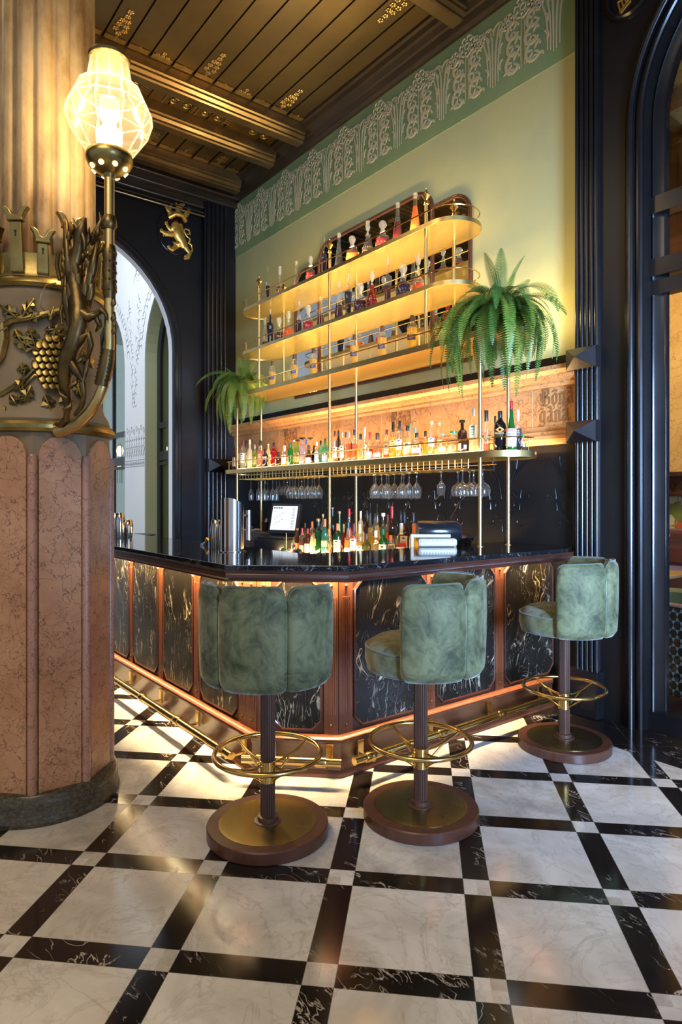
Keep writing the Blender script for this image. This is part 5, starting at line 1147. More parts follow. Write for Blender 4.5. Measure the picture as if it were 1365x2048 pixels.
gl_list = [('flute',502.5,3.45),('flute',517.5,3.42),('flute',523,3.56),('flute',530,3.42),('flute',536,3.56),('flute',546,3.45),('flute',553.5,3.52),
 ('small',559.5,3.56),('small',568,3.58),('small',575,3.56),('wine',580,3.45),('wine',586,3.58),('wine',591,3.43),('wine',598,3.57),('wine',604,3.43),('wine',609,3.58),('wine',616.5,3.44),('wine',625,3.45),('wine',630,3.58),('wine',638.5,3.45),
 ('wine',748.5,3.52),('wine',752,3.42),('wine',764,3.50),('wine',773.5,3.44),('wine',778,3.56),('wine',789.6,3.50),('wine',803.5,3.46),('wine',808,3.56),('wine',819,3.40),('wine',834,3.40),
 ('tulip',883,3.42),('coupe',917,3.54),('coupe',926,3.39),('coupe',940,3.59),('coupe',948,3.47),('coupe',966,3.37)]
ordn = ['leftmost','second','third','fourth','fifth','sixth','seventh','eighth','ninth','tenth','eleventh','twelfth','thirteenth','fourteenth','fifteenth','sixteenth','seventeenth']
cn = {}
desc_g = {'flute':'slim champagne flute hanging upside down','small':'small wine glass hanging in the rear row','wine':'wine glass hanging upside down','coupe':'wide balloon glass hanging upside down','tulip':'single tulip glass hanging alone between wine and balloon glasses'}
for i, (k, u, y) in enumerate(gl_list):
    side = 'left' if u < 660 else 'right'; key = (k, side); cn[key] = cn.get(key, 0)+1; c_ = cn[key]-1
    lab = desc_g[k] if k == 'tulip' else '%s, %s from the left in the %s rack' % (desc_g[k], ordn[c_], side) if c_ else '%s, leftmost of its kind in the %s rack' % (desc_g[k], side)
    glass(k, u, y, lab, i)
# ================================================================ BOTTLES
LQ = {}
def liquid(col, solid=0.55):
    key = (col, solid)
    if key not in LQ:
        t = NT('liquid_%d' % len(LQ)); tr = t.n('BsdfTransparent', {0: (*[min(1, c**.8) for c in col], 1)}).outputs[0]
        tl = t.n('BsdfTranslucent', {0: (*col, 1)}).outputs[0]; df = t.n('BsdfDiffuse', {0: (*col, 1)}).outputs[0]; b_ = t.n('MixShader', {0: .35, 1: tl, 2: df}).outputs[0]
        LQ[key] = t.end(t.n('MixShader', {0: solid, 1: tr, 2: b_}).outputs[0])
    return LQ[key]
def tint(col, body=.5):
    key = ('g', col, body)
    if key not in LQ: LQ[key] = glassy('bottle_glass_%d' % len(LQ), col, .3, body, col)
    return LQ[key]
def solidm(col, rough=.45, metal=0):
    key = ('s', col, rough, metal)
    if key not in LQ: LQ[key] = plain('paint_%d' % len(LQ), col, rough, metal)
    return LQ[key]
CL = {'clear':((.93,.93,.88),.05),'green':((.03,.30,.05),.55),'dgreen':((.02,.10,.03),.7),'black':((.012,.012,.014),.97),'brown':((.10,.03,.012),.75),'amber':((.55,.20,.04),.35),
      'aqua':((.25,.62,.50),.35),'frost':((.80,.76,.56),.75),'red':((.50,.02,.02),.6),'olive':((.20,.19,.04),.6),'blue':((.06,.10,.40),.5),'teal':((.10,.42,.34),.45),'lgreen':((.45,.65,.25),.35),'navy':((.012,.02,.05),.9),'pinkw':((.72,.62,.70),.35)}
LQC = {'gold':(.85,.62,.16),'amber':(.75,.28,.05),'orange':(.90,.26,.04),'red':(.62,.02,.02),'dred':(.16,.012,.012),'brown':(.22,.06,.02),'pink':(.85,.30,.22),'yellow':(.85,.70,.15),'violet':(.16,.10,.60),'clear':(.90,.88,.72),'black':(.03,.01,.012),'cyan':(.45,.8,.8),'purple':(.10,.02,.06)}
CP = {'black':(.012,.012,.012),'red':(.45,.02,.02),'gold':(.65,.45,.15),'silver':(.7,.7,.7),'cork':(.50,.33,.17),'white':(.75,.74,.70),'brown':(.10,.04,.02),'blue':(.05,.10,.40),'green':(.02,.20,.06),'orange':(.75,.20,.05),'burg':(.18,.02,.02),'lblue':(.10,.40,.60),'cream':(.78,.68,.45)}
# profile: (r/R, z/h); p: cross-section exponent
BP = {'round': ([(.90,0),(1,.02),(1,.60),(.90,.68),(.55,.75),(.34,.80),(.33,.93)], None),
 'tall': ([(.90,0),(1,.02),(1,.68),(.85,.75),(.40,.81),(.36,.93)], None),
 'square': ([(.93,0),(1,.02),(1,.62),(.92,.68),(.45,.73),(.34,.77),(.34,.92)], 6),
 'bulb': ([(.55,0),(.80,.05),(1,.22),(1,.36),(.80,.50),(.45,.60),(.30,.70),(.28,.90)], None),
 'heart': ([(.70,0),(.85,.02),(1,.30),(.9,.48),(.5,.60),(.30,.68),(.28,.92)], None),
 'cone': ([(.90,0),(1,.04),(.95,.18),(.62,.48),(.34,.70),(.28,.94)], None),
 'wine': ([(.92,0),(1,.02),(1,.56),(.92,.64),(.60,.71),(.38,.76),(.36,.97)], None),
 'squat': ([(.90,0),(1,.04),(1,.52),(.85,.62),(.42,.70),(.38,.88)], 5),
 'jug': ([(.80,0),(.98,.05),(1,.40),(.80,.55),(.42,.64),(.38,.84)], None),
 'slim': ([(.8,0),(1,.02),(.95,.40),(1,.62),(.5,.70),(.38,.74),(.36,.94)], None),
 'tulip': ([(.86,0),(.80,.04),(.96,.45),(1,.66),(.86,.74),(.50,.80),(.38,.84),(.37,.93)], None),
 'dec_square': ([(.92,0),(1,.03),(1,.42),(.90,.50),(.42,.56),(.38,.62),(.50,.655),(.50,.67)], 5),
 'dec_vase': ([(.80,0),(.92,.02),(.72,.20),(.80,.40),(1,.56),(.92,.62),(.26,.67),(.22,.86)], 5),
 'dec_bulb': ([(.70,0),(.86,.03),(1,.22),(.92,.38),(.50,.50),(.32,.58),(.50,.64),(.50,.66)], None),
 'dec_cone': ([(.90,0),(1,.05),(.92,.20),(.60,.50),(.34,.74),(.30,.93)], None)}
MC = {}
def prof_at(pf, t):
    for (r0, z0), (r1, z1) in zip(pf[:-1], pf[1:]):
        if z0 <= t <= z1: return r0+(r1-r0)*(t-z0)/max(1e-6, z1-z0)
    return pf[-1][0]
def part(key, make, name, mat, parent):
    if key in MC: o = MC[key].copy(); COL.objects.link(o); o.parent = parent; return o
    o = make().build(name, mat, parent, smooth=True, angle=50); MC[key] = o; return o
def text_mesh(body, size, mat, ay='BOTTOM_BASELINE'):
    tc = bpy.data.curves.new('t', 'FONT'); tc.body = body; tc.align_x = 'CENTER'; tc.align_y = ay; tc.size = size; tc.extrude = .0004
    tmp = bpy.data.objects.new('t', tc); COL.objects.link(tmp); dg_ = bpy.context.evaluated_depsgraph_get(); me = bpy.data.meshes.new_from_object(tmp.evaluated_get(dg_))
    bpy.data.objects.remove(tmp); me.materials.clear(); me.materials.append(mat); o = bpy.data.objects.new('lettering', me); COL.objects.link(o); return o
def bottle(name, x, y, z, h, R, kind, gl, lq, lv, lab, lc, cap, label, cat='bottle', group='bottles', text=None, tcol=None, rz=None):
    pf, pp = BP[kind]; h = round(h, 3); R = round(R, 4); NN = 8 if h < .2 else 20
    if pp: NN = 32
    rot = PI/4*0
    rz_ = (-(TW) if pp else 0) if rz is None else rz
    t = thing(name, label, cat, (x, y, z), rz_, group)
    gm = tint(*CL[gl])
    part(('body', kind, h, R, gl), lambda: MB().lathe([(r*R, q*h) for r, q in pf], n=NN, p=pp), 'body', gm, t)
    if lq:
        pr = [(max(.001, (r*R-.0025)), q*h+.003) for r, q in pf if q < lv]+[(max(.001, prof_at(pf, lv)*R-.0025), lv*h)]
        part(('liq', kind, h, R, lq, lv), lambda: MB().lathe(pr, n=NN, p=pp), 'liquid', liquid(LQC[lq], .45 if kind[:3] != 'dec' else .62), t)
    top = pf[-1]
    if lab:
        z0, z1 = lab
        def ml():
            mb = MB(); zz = [z0+(z1-z0)*k/3 for k in range(4)]; vs = []; fs = []; m_ = 17
            for q in zz:
                r = prof_at(pf, q)*R+.0012
                for k in range(m_):
                    a = -PI/2-.95+1.9*k/(m_-1)
                    s = 1.0 if not pp else 1/((abs(math.cos(a))**pp+abs(math.sin(a))**pp)**(1/pp))
                    vs.append((r*s*math.cos(a), r*s*math.sin(a), q*h))
            for i in range(3):
                for k in range(m_-1): fs.append((i*m_+k, i*m_+k+1, (i+1)*m_+k+1, (i+1)*m_+k))
            return mb.add(vs, fs)
        # labels face the room: turn them towards the camera side
        lo = part(('lab', kind, h, R, lab, lc), ml, 'label', solidm(lc, .6), t)
        if not pp: lo.rotation_euler = (0, 0, .55)
        r = prof_at(pf, (z0+z1)/2)*R+.002; ink = solidm(tcol or ((.06,.05,.05) if sum(lc) > .9 else (.6,.5,.3)), .6)
        if text:
            to = text_mesh(text, min(.03, 1.9*R/len(text)*1.35), ink, 'CENTER'); to.parent = lo
            to.location = (0, -r*1.02, (z0+z1)/2*h+(.0 if not rz else .0)); to.rotation_euler = (PI/2, 0, 0)
        else:
            def mk():
                mb = MB(); zz0 = (z0+(z1-z0)*.2)*h; dz = (z1-z0)*h
                for k, (w, f) in enumerate(((.55,.12),(.8,.05),(.65,.05),(.4,.05))):
                    q = zz0+dz*(.72-k*.2); s = 1.0 if not pp else 1.0
                    n_ = 6; vs = []
                    for j in range(n_+1):
                        a = -PI/2+(j/n_-.5)*w*1.2; s = 1.0 if not pp else 1/((abs(math.cos(a))**pp+abs(math.sin(a))**pp)**(1/pp)); r_ = (prof_at(pf, q/h)*R+.0018)*s
                        vs += [(r_*math.cos(a), r_*math.sin(a), q-dz*.12), (r_*math.cos(a), r_*math.sin(a), q-dz*.12+dz*f)]
                    mb.add(vs, [(2*j, 2*j+2, 2*j+3, 2*j+1) for j in range(n_)])
                return mb
            part(('ink', kind, h, R, lab, lc), mk, 'label_print', ink, lo)
    ck, cc_ = cap; rt = top[0]*R; zt = top[1]*h
    if kind.startswith('dec'):
        gmc = M['cut_glass']
        if kind in ('dec_square',): mk = lambda: MB().lathe([(.3*R,zt),(.34*R,zt+.10*h),(.52*R,zt+.14*h),(.62*R,zt+.22*h),(.56*R,zt+.29*h),(.30*R,zt+.33*h)], n=8)
        elif kind == 'dec_bulb': mk = lambda: MB().lathe([(.25*R,zt),(.25*R,zt+.05*h),(.12*R,zt+.08*h),(.40*R,zt+.14*h),(.48*R,zt+.22*h),(.34*R,zt+.30*h),(.02,zt+.34*h)], n=12)
        elif kind == 'dec_vase': mk = lambda: MB().lathe([(.22*R,zt),(.16*R,zt+.03*h),(.32*R,zt+.06*h),(.36*R,zt+.10*h),(.2*R,zt+.14*h)], n=10)
        else: mk = lambda: MB().lathe([(.30*R,zt-.01),(.38*R,zt),(.38*R,h),(.2*R,h+.002)], n=16)
        part(('stop', kind, h, R), mk, 'stopper', gmc, t)
        if kind in ('dec_square','dec_bulb'):
            def facets():
                mb = MB()
                for q in (.05,.14,.23,.32):
                    for k in range(14):
                        a = 2*PI*(k+.5*(int(q*11)%2))/14; s = 1.0 if not pp else 1/((abs(math.cos(a))**pp+abs(math.sin(a))**pp)**(1/pp)); r = prof_at(pf, q)*R*s
                        mb.lathe([(.001,-.06*R*2),(R*.13,0),(.001,.06*R*2)], (r*math.cos(a), r*math.sin(a), q*h), 4)
                return mb
            part(('fac', kind, h, R), facets, 'cut_facets', M['cut_glass'], t)
    elif ck == 'cap': part(('cap', kind, h, R, cc_), lambda: MB().lathe([(rt*1.12,zt-.10*h),(rt*1.15,zt-.09*h),(rt*1.15,h-.003),(rt*1.0,h)], n=14), 'cap', solidm(CP[cc_], .35, 1 if cc_ in ('silver','gold') else 0), t)
    elif ck == 'long': part(('lcap', kind, h, R, cc_), lambda: MB().lathe([(rt*1.08,zt-.20*h),(rt*1.1,zt-.19*h),(rt*1.12,h-.003),(rt*1.0,h)], n=14), 'capsule', solidm(CP[cc_], .35), t)
    elif ck == 'cork': part(('cork', kind, h, R, cc_), lambda: MB().lathe([(rt*.8,zt-.02*h),(rt*.8,zt+.01*h),(rt*1.25,zt+.012*h),(rt*1.25,h-.002),(rt*1.1,h)], n=14), 'cork_stopper', solidm(CP[cc_], .6), t)
    elif ck == 'wide': part(('wide', kind, h, R, cc_), lambda: MB().lathe([(rt*.9,zt-.02*h),(rt*.9,zt),(rt*1.9,zt+.004*h),(rt*1.9,h-.002),(rt*1.7,h)], n=18), 'stopper', solidm(CP[cc_], .35, 1 if cc_ == 'gold' else 0), t)
    elif ck == 'disc': part(('disc', kind, h, R, cc_), lambda: MB().lathe([(rt*.9,zt-.02*h),(rt*.9,zt+.01*h),(rt*2.6,zt+.02*h),(rt*2.8,zt+.045*h),(rt*2.2,h)], n=18), 'stopper', solidm(CP[cc_], .3), t)
    elif ck == 'pour': part(('pour', kind, h, R, cc_), lambda: MB().lathe([(rt*1.05,zt-.06*h),(rt*1.05,zt),(rt*.5,zt+.01*h),(rt*.32,h)], n=10), 'pourer', solidm(CP[cc_], .35), t)
    return t
def row(items, zb, y_map, where, group, yaw=None):
    """items: u, v_top, half width px, row letter, kind, glass, liquid, level, label(z0,z1)|None, label colour, cap, description, [text, colour]"""
    names = []
    for it in items:
        u, vt, hw, rw, kind, gl, lq, lv, lab, lc, cap, ds = it[:12]; y = y_map[rw]
        p = W(u, vt, y=y); h = p.z-zb; R = hw*(p.x*-math.cos(TW)+y*math.sin(TW))/FP
        names.append((it, p, h, R, y))
    used = set()
    for i, (it, p, h, R, y) in enumerate(names):
        ds = it[11]; prev = names[i-1][0][11] if i else None; nxt = names[i+1][0][11] if i < len(names)-1 else None
        sh = lambda s: s
        lab = '%s, %s' % (ds, where) if True else ds
        if i == 0: lab = '%s, left end of %s' % (ds, where)
        elif i == len(names)-1: lab = '%s, right end of %s' % (ds, where)
        else: lab = '%s on %s, right of %s' % (ds, where, prev)
        w = lab.split()
        if len(w) > 16: print('LONG LABEL', len(w), lab)
        ex = it[12] if len(it) > 12 else None
        bottle('decanter' if it[4].startswith('dec') else 'liquor_bottle', p.x, y, zb, max(.10, h), R, it[4], it[5], it[6], it[7], it[8], it[9], it[10], lab, 'decanter' if it[4].startswith('dec') else 'bottle', group, ex[0] if ex else None, ex[1] if ex else None)
WH = (.74,.72,.64); CR = (.72,.62,.42); YL = (.72,.60,.08); BK = (.015,.014,.014); OR = (.70,.22,.05)
A_, B_ = 'f', 'b'
ym = {'f': 3.40, 'b': 3.55, 'm': 3.47}
row([
 (469,890,3.6,'f','wine','brown',None,0,(.15,.5),WH,('cap','black'),'slim dark bottle, white label'),
 (477,886,4.0,'b','tall','clear','violet',.22,(.40,.62),WH,('cap','black'),'violet-bottomed clear bottle'),
 (486.5,880,6.4,'f','round','clear','clear',.55,(.22,.55),(.60,.56,.44),('cap','burg'),'clear bottle, round grey emblem'),
 (493,881,5.0,'b','tall','clear','clear',.6,(.2,.5),WH,('long','black'),'clear bottle, long black capsule'),
 (500,879,4.9,'f','slim','frost',None,0,None,WH,('cap','cream'),'frosted cream bottle'),
 (510,889,4.6,'m','round','lgreen','clear',.5,(.2,.5),(.62,.66,.42),('cap','silver'),'pale green-label bottle'),
 (521.5,881,6.4,'f','round','clear','pink',.62,(.28,.52),(.45,.18,.12),('cap','black'),'rosy orange bottle'),
 (531,898,6.0,'f','round','navy',None,0,(.45,.60),(.5,.5,.45),('cap','black'),'navy blue round bottle'),
 (537,888,4.2,'b','tall','frost','gold',.5,(.2,.5),CR,('cork','cream'),'cream bottle behind'),
 (548,885,6.6,'f','square','red',None,0,(.30,.50),(.75,.62,.55),('cap','black'),'bright red square bottle'),
 (557,904,6.0,'f','squat','brown',None,0,(.14,.5),CR,('cap','black'),'short brown bottle, cream label'),
 (569.5,891,6.0,'f','round','clear','gold',.5,(.12,.55),WH,('long','silver'),'clear bottle, long silver cap'),
 (581,888,5.4,'f','tall','green',None,0,None,WH,('cap','green'),'bright green bottle'),
 (588,880,4.6,'b','tall','lgreen','yellow',.5,(.2,.5),CR,('cork','silver'),'yellow-green bottle'),
 (596,879,6.6,'m','round','lgreen','gold',.55,(.15,.50),CR,('wide','brown'),'olive tinted gin bottle'),
 (606,875,7.4,'f','square','pinkw','clear',.5,(.30,.5),(.05,.05,.12),('disc','black'),'lilac bottle, black disc stopper'),
 (613,880,4.6,'b','round','clear','cyan',.5,(.2,.5),WH,('cap','blue'),'blue capped bottle'),
 (621.5,875,6.4,'b','round','clear','clear',.5,(.2,.5),WH,('disc','black'),'bottle with tilted disc stopper'),
 (618,890,6.6,'f','jug','brown','brown',.4,(.08,.36),WH,('cap','brown'),'brown bottle, white label'),
 (628.5,891,5.0,'m','wine','black',None,0,None,WH,('cap','black'),'black wine bottle'),
 (634,884,4.6,'f','tall','clear','cyan',.5,(.1,.55),(.45,.60,.66),('cap','cream'),'pale blue label bottle'),
 (642,881,5.0,'b','round','aqua','cyan',.5,(.2,.45),(.1,.3,.4),('cap','black'),'aqua bottle, black cap'),
 (651,877,6.6,'f','round','aqua','clear',.6,(.1,.35),(.42,.48,.55),('cap','green'),'big turquoise gin bottle'),
 (670.5,862,5.2,'f','tall','clear','amber',.45,(.14,.5),CR,('cap','brown'),'slender amber bottle'),
 (677.5,861,5.4,'m','round','brown','dred',.6,(.16,.48),WH,('cap','black'),'dark maroon bottle, white label'),
 (685,865,5.2,'f','tall','clear','amber',.5,(.15,.55),CR,('cap','silver'),'amber bottle, arched label'),
 (692,864,4.6,'b','tall','clear','gold',.5,(.2,.5),CR,('cap','brown'),'golden bottle behind'),
 (698.5,863,5.6,'f','square','clear','amber',.6,(.30,.55),(.40,.04,.03),('cap','silver'),'amber bottle, red slanted label'),
 (709,859,6.0,'f','square','clear','amber',.55,(.30,.58),(.02,.02,.02),('cap','black'),'amber bottle, black slanted label'),
 (722,868,6.8,'f','squat','clear','gold',.55,(.12,.34),(.45,.50,.05),('cap','black'),'square bottle, lime green label'),
 (730,855,4.6,'b','tall','clear','clear',.5,(.2,.5),WH,('long','white'),'bottle with long white cap'),
 (740,864,7.4,'f','heart','clear','red',.42,(.08,.30),CR,('long','red'),'red heart-shaped bottle'),
 (755.5,866,9.2,'f','jug','clear','amber',.48,(.10,.25),CR,('cap','brown'),'round amber flask'),
 (774,859,7.0,'m','round','clear','amber',.5,(.18,.5),(.55,.50,.40),('cap','burg'),'amber bottle, burgundy cap'),
 (787,844,7.6,'m','round','clear','yellow',.6,(.30,.50),WH,('long','black'),'pale yellow bottle, black neck'),
 (800,842,7.6,'f','round','clear','gold',.25,(.22,.5),WH,('long','black'),'white labelled rum bottle'),
 (816,851,9.0,'f','round','clear','gold',.6,(.14,.46),(.70,.64,.32),('cap','black'),'wide pale gold bottle'),
 (820,846,4.6,'b','tall','clear','gold',.5,None,WH,('cap','green'),'green capped bottle behind'),
 (831,855,5.4,'b','round','clear','gold',.5,(.2,.5),WH,('cap','lblue'),'grey-blue capped bottle'),
 (834,866,11.0,'f','bulb','clear','amber',.34,(.16,.36),CR,('cap','black'),'bulbous whisky bottle'),
 (851.5,862,6.0,'m','squat','clear','yellow',.62,None,WH,('cap','black'),'bright yellow bottle'),
 (864,843,7.0,'f','round','clear','gold',.3,(.28,.52),(.62,.70,.68),('cork','white'),'tequila bottle, pale blue label'),
 (879.5,845,5.4,'b','round','clear','clear',.5,(.2,.4),WH,('cork','white'),'clear corked bottle behind'),
 (886,867,9.4,'f','bulb','clear','clear',.4,(.14,.36),(.60,.62,.44),('cork','lblue'),'round bottle, blue collar'),
 (908,862,9.6,'f','squat','clear','gold',.44,(.10,.36),(.66,.64,.36),('wide','green'),'squat bottle, green neck band'),
 (925,840,9.0,'b','square','brown','brown',.5,None,WH,('wide','black'),'dark bottle, big black cap'),
 (928,860,10.0,'f','squat','brown','brown',.5,(.14,.42),(.66,.58,.44),('cork','brown'),'brown square bottle, oval label'),
 (947,817,8.6,'f','round','clear','clear',.3,(.34,.62),(.52,.66,.52),('cap','white'),'tall bottle, green-white label'),
 (973.5,821,9.8,'f','tulip','clear','amber',.18,(.28,.40),(.12,.10,.05),('long','black'),'clear flared bottle, black cap'),
 (991,832,5.4,'b','tall','clear','amber',.4,None,WH,('long','black'),'slim bottle, speckled cap'),
 (1001,822,12.0,'f','round','black',None,0,(.36,.50),(.02,.02,.025),('cap','black'),'black liqueur bottle, orange diamond',('PASSOA',(.85,.55,.08))),
 (1023.5,802,10.6,'f','cone','green',None,0,None,(.72,.68,.58),('long','red'),'green bottle, long red cap'),
 (1037,820,7.4,'b','round','clear','black',.55,(.34,.52),(.02,.02,.02),('long','silver'),'dark liqueur bottle, silver cap'),
 (1047.5,880,5.0,'f','squat','clear','brown',.4,(.2,.7),(.72,.60,.50),('cap','green'),'miniature amber bottle'),
], Z1+TH+.001, ym, 'lit shelf', 'liquor bottles on the long lit shelf')
# the green cherry liqueur bottle is half covered by its big straw label; the black one has a diamond
for o in list(COL.objects):
    if o.get('label', '').startswith('green bottle, long red cap'):
        g_ = o; h = .0
        bd = [c for c in g_.children if c.name.startswith('body')][0]; hh = max(v.co.z for v in bd.data.vertices); R = max(v.co.x for v in bd.data.vertices)
        lb = MB().lathe([(R*.93,.004),(R*1.02,.03),(R*1.02,hh*.30),(R*.93,hh*.46)], n=20, cap=False).build('label', solidm((.72,.66,.56), .6), g_, smooth=True)
        for k, (tx_, sz, z_, c_) in enumerate((('LUXARDO', .020, hh*.40, (.55,.04,.03)), ('MARASCHINO', .012, hh*.33, (.06,.06,.20)), ('ORIGINALE', .010, hh*.28, (.06,.06,.20)))):
            to = text_mesh(tx_, sz, solidm(c_, .6)); to.parent = lb; to.rotation_euler = (PI/2, 0, .62); to.location = (.585*R*1.06, -.815*R*1.06, z_)
    if o.get('label', '').startswith('black liqueur bottle'):
        bd = [c for c in o.children if c.name.startswith('body')][0]; hh = max(v.co.z for v in bd.data.vertices); R = max(v.co.x for v in bd.data.vertices)
        lb = [c for c in o.children if c.name.startswith('label')][0]
        dmd = MB().add([(0,0,-.020),(.028,0,0),(0,0,.020),(-.028,0,0),(0,-.001,-.010),(.012,-.001,0),(0,-.001,.010),(-.012,-.001,0)], [(0,1,5,4),(1,2,6,5),(2,3,7,6),(3,0,4,7)]); d_ = dmd.build('orange_diamond', solidm((.85,.28,.05), .5), lb)
        d_.location = (.10*R, -R*1.09, hh*.56); d_['label'] = 'orange diamond emblem'
row([
 (588,1075,4.0,'f','square','clear','brown',.5,(.1,.6),CR,('cap','brown'),'small clear bottle'),
 (595.5,1057,6.1,'m','round','brown','brown',.5,(.06,.36),(.55,.12,.08),('cork','orange'),'brown bottle, orange stopper'),
 (605,1056,6.1,'f','round','clear','dred',.6,(.06,.32),(.55,.12,.08),('long','red'),'crimson bottle, red cap'),
 (610.5,1046,5.0,'b','wine','olive',None,0,None,WH,('cap','brown'),'olive necked bottle'),
 (616,1057,6.4,'f','round','brown','brown',.5,(.06,.40),CR,('long','red'),'dark bottle, red capsule'),
 (625,1043,5.7,'b','tall','clear','orange',.6,None,WH,('long','orange'),'bottle with orange-red capsule'),
 (627.5,1056,6.6,'f','square','frost',None,0,(.1,.5),(.76,.66,.36),('cap','brown'),'frosted yellow square bottle'),
 (637,1037,6.8,'f','square','dgreen','yellow',.3,(.26,.45),YL,('wide','gold'),'dark green bottle, yellow label'),
 (646.5,1028,4.7,'b','tall','clear','gold',.5,None,WH,('cork','cork'),'tall corked bottle'),
 (650.5,1038,7.3,'f','round','teal','cyan',.4,(.26,.42),(.50,.52,.30),('long','orange'),'teal bottle, orange top'),
 (659,1057,6.1,'f','tall','clear','orange',.25,None,WH,('cap','orange'),'peach coloured bottle'),
 (665.7,1015,5.4,'b','wine','black',None,0,None,WH,('cork','cork'),'tall black corked bottle'),
 (679.5,1022,6.6,'b','cone','green','gold',.4,None,WH,('wide','gold'),'green bottle, gold stopper'),
 (676,1047,9.0,'f','round','dgreen','brown',.5,(.18,.52),CR,('long','orange'),'green bottle, beige label'),
 (688,1048,5.4,'m','jug','red',None,0,None,WH,('cap','gold'),'round ruby flask'),
 (699,1017,8.7,'b','cone','clear','amber',.7,None,WH,('cap','red'),'conical amber bottle'),
 (697,1044,8.0,'f','jug','clear','gold',.5,(.08,.30),WH,('wide','black'),'pale jug bottle, black stopper'),
 (708.5,1047,8.3,'f','round','clear','orange',.66,(.26,.58),(.70,.62,.66),('long','burg'),'red-orange aperitif bottle'),
 (722,1022,5.4,'b','tall','frost',None,0,None,WH,('long','cream'),'tall cream capped bottle'),
 (720.5,1048,7.3,'f','round','clear','gold',.5,(.12,.4),WH,('long','cream'),'clear bottle, white label'),
 (734.5,1021,7.8,'b','square','brown','brown',.5,(.3,.55),(.66,.50,.38),('cap','black'),'brown bottle, diamond label'),
 (733.5,1067,9.0,'f','squat','olive',None,0,(.04,.42),(.42,.40,.26),('cap','brown'),'small olive bottle'),
 (741,1007,6.1,'b','jug','clear','yellow',.55,None,WH,('pour','black'),'yellow bottle with pourer'),
 (750.5,1026,7.6,'m','round','clear','yellow',.5,(.2,.4),(.5,.42,.1),('pour','black'),'golden yellow bottle'),
 (752.5,1061,9.0,'f','squat','clear','orange',.25,(.25,.42),(.35,.06,.04),('cap','cream'),'orange bottle, red seal'),
 (755,1008,6.1,'b','jug','clear','yellow',.6,None,WH,('pour','black'),'yellow round bottle, black pourer'),
 (767,1026,6.4,'m','round','clear','gold',.5,(.2,.4),CR,('wide','cream'),'pale bottle, cream stopper'),
 (767,1058,8.7,'f','round','green',None,0,(.04,.55),WH,('cap','green'),'emerald bottle, white label'),
 (776,1029,5.4,'b','tall','clear','amber',.6,None,WH,('cap','burg'),'amber bottle, dark cap'),
 (784.5,1012,7.3,'b','wine','brown',None,0,(.3,.4),(.08,.12,.3),('long','red'),'dark bottle with red band'),
 (782,1070,9.0,'f','square','clear','orange',.30,(.50,.78),(.03,.04,.20),('cap','orange'),'peach bottle, navy label',('APEROL',(.8,.78,.75))),
 (792,1053,9.9,'m','jug','clear','gold',.4,None,WH,('cap','black'),'round clear flask'),
 (802,1021,5.7,'b','wine','black',None,0,None,WH,('pour','black'),'black wine bottle'),
 (803.5,1046,9.9,'f','round','clear','red',.52,(.06,.42),WH,('long','white'),'raspberry red bottle, white capsule'),
 (809.5,1025,8.5,'b','wine','brown','dred',.5,(.2,.52),(.70,.48,.50),('long','black'),'dark wine bottle, pink label'),
 (827.5,1025,8.7,'b','wine','black',None,0,None,WH,('long','black'),'plain dark wine bottle'),
 (828.5,1047,10.4,'f','round','clear','gold',.7,None,WH,('long','orange'),'golden bottle, tan capsule'),
 (844.5,1048,5.2,'m','round','clear','clear',.4,None,WH,('long','blue'),'blue capsuled bottle'),
], .916, {'f': 3.26, 'm': 3.36, 'b': 3.48}, 'back counter', 'bottles on the back counter')
row([
 (536,533,4.6,'m','dec_vase','clear','dred',.50,None,WH,('x','x'),'slim waisted dark red decanter'),
 (560,534,7.8,'m','dec_bulb','clear','brown',.40,None,WH,('x','x'),'small ball-stoppered decanter'),
 (593,523,7.2,'m','dec_cone','clear','red',.28,None,WH,('x','x'),'low filled red decanter'),
 (622,512,9.2,'m','dec_square','clear','dred',.44,None,WH,('x','x'),'square maroon decanter'),
 (648.5,472,6.0,'b','dec_vase','clear','purple',.55,None,WH,('x','x'),'tall purple decanter'),
 (678.5,467,10.0,'m','dec_cone','clear','purple',.16,None,WH,('x','x'),'nearly empty conical decanter'),
 (705,472,12.0,'m','dec_square','clear','orange',.42,None,WH,('x','x'),'orange square decanter'),
 (736,443,11.0,'m','dec_bulb','clear','brown',.16,None,WH,('x','x'),'tall ball-stoppered decanter'),
 (766,442,13.5,'m','dec_square','clear','dred',.42,None,WH,('x','x'),'big square ruby decanter'),
 (796,406,11.2,'m','dec_cone','clear','dred',.56,None,WH,('x','x'),'conical wine-dark decanter'),
 (831,387,12.2,'m','dec_cone','clear','orange',.72,None,WH,('x','x'),'conical orange decanter'),
], Z4+.031, {'m': 3.44, 'b': 3.56}, 'top shelf', 'decanters on the top shelf')
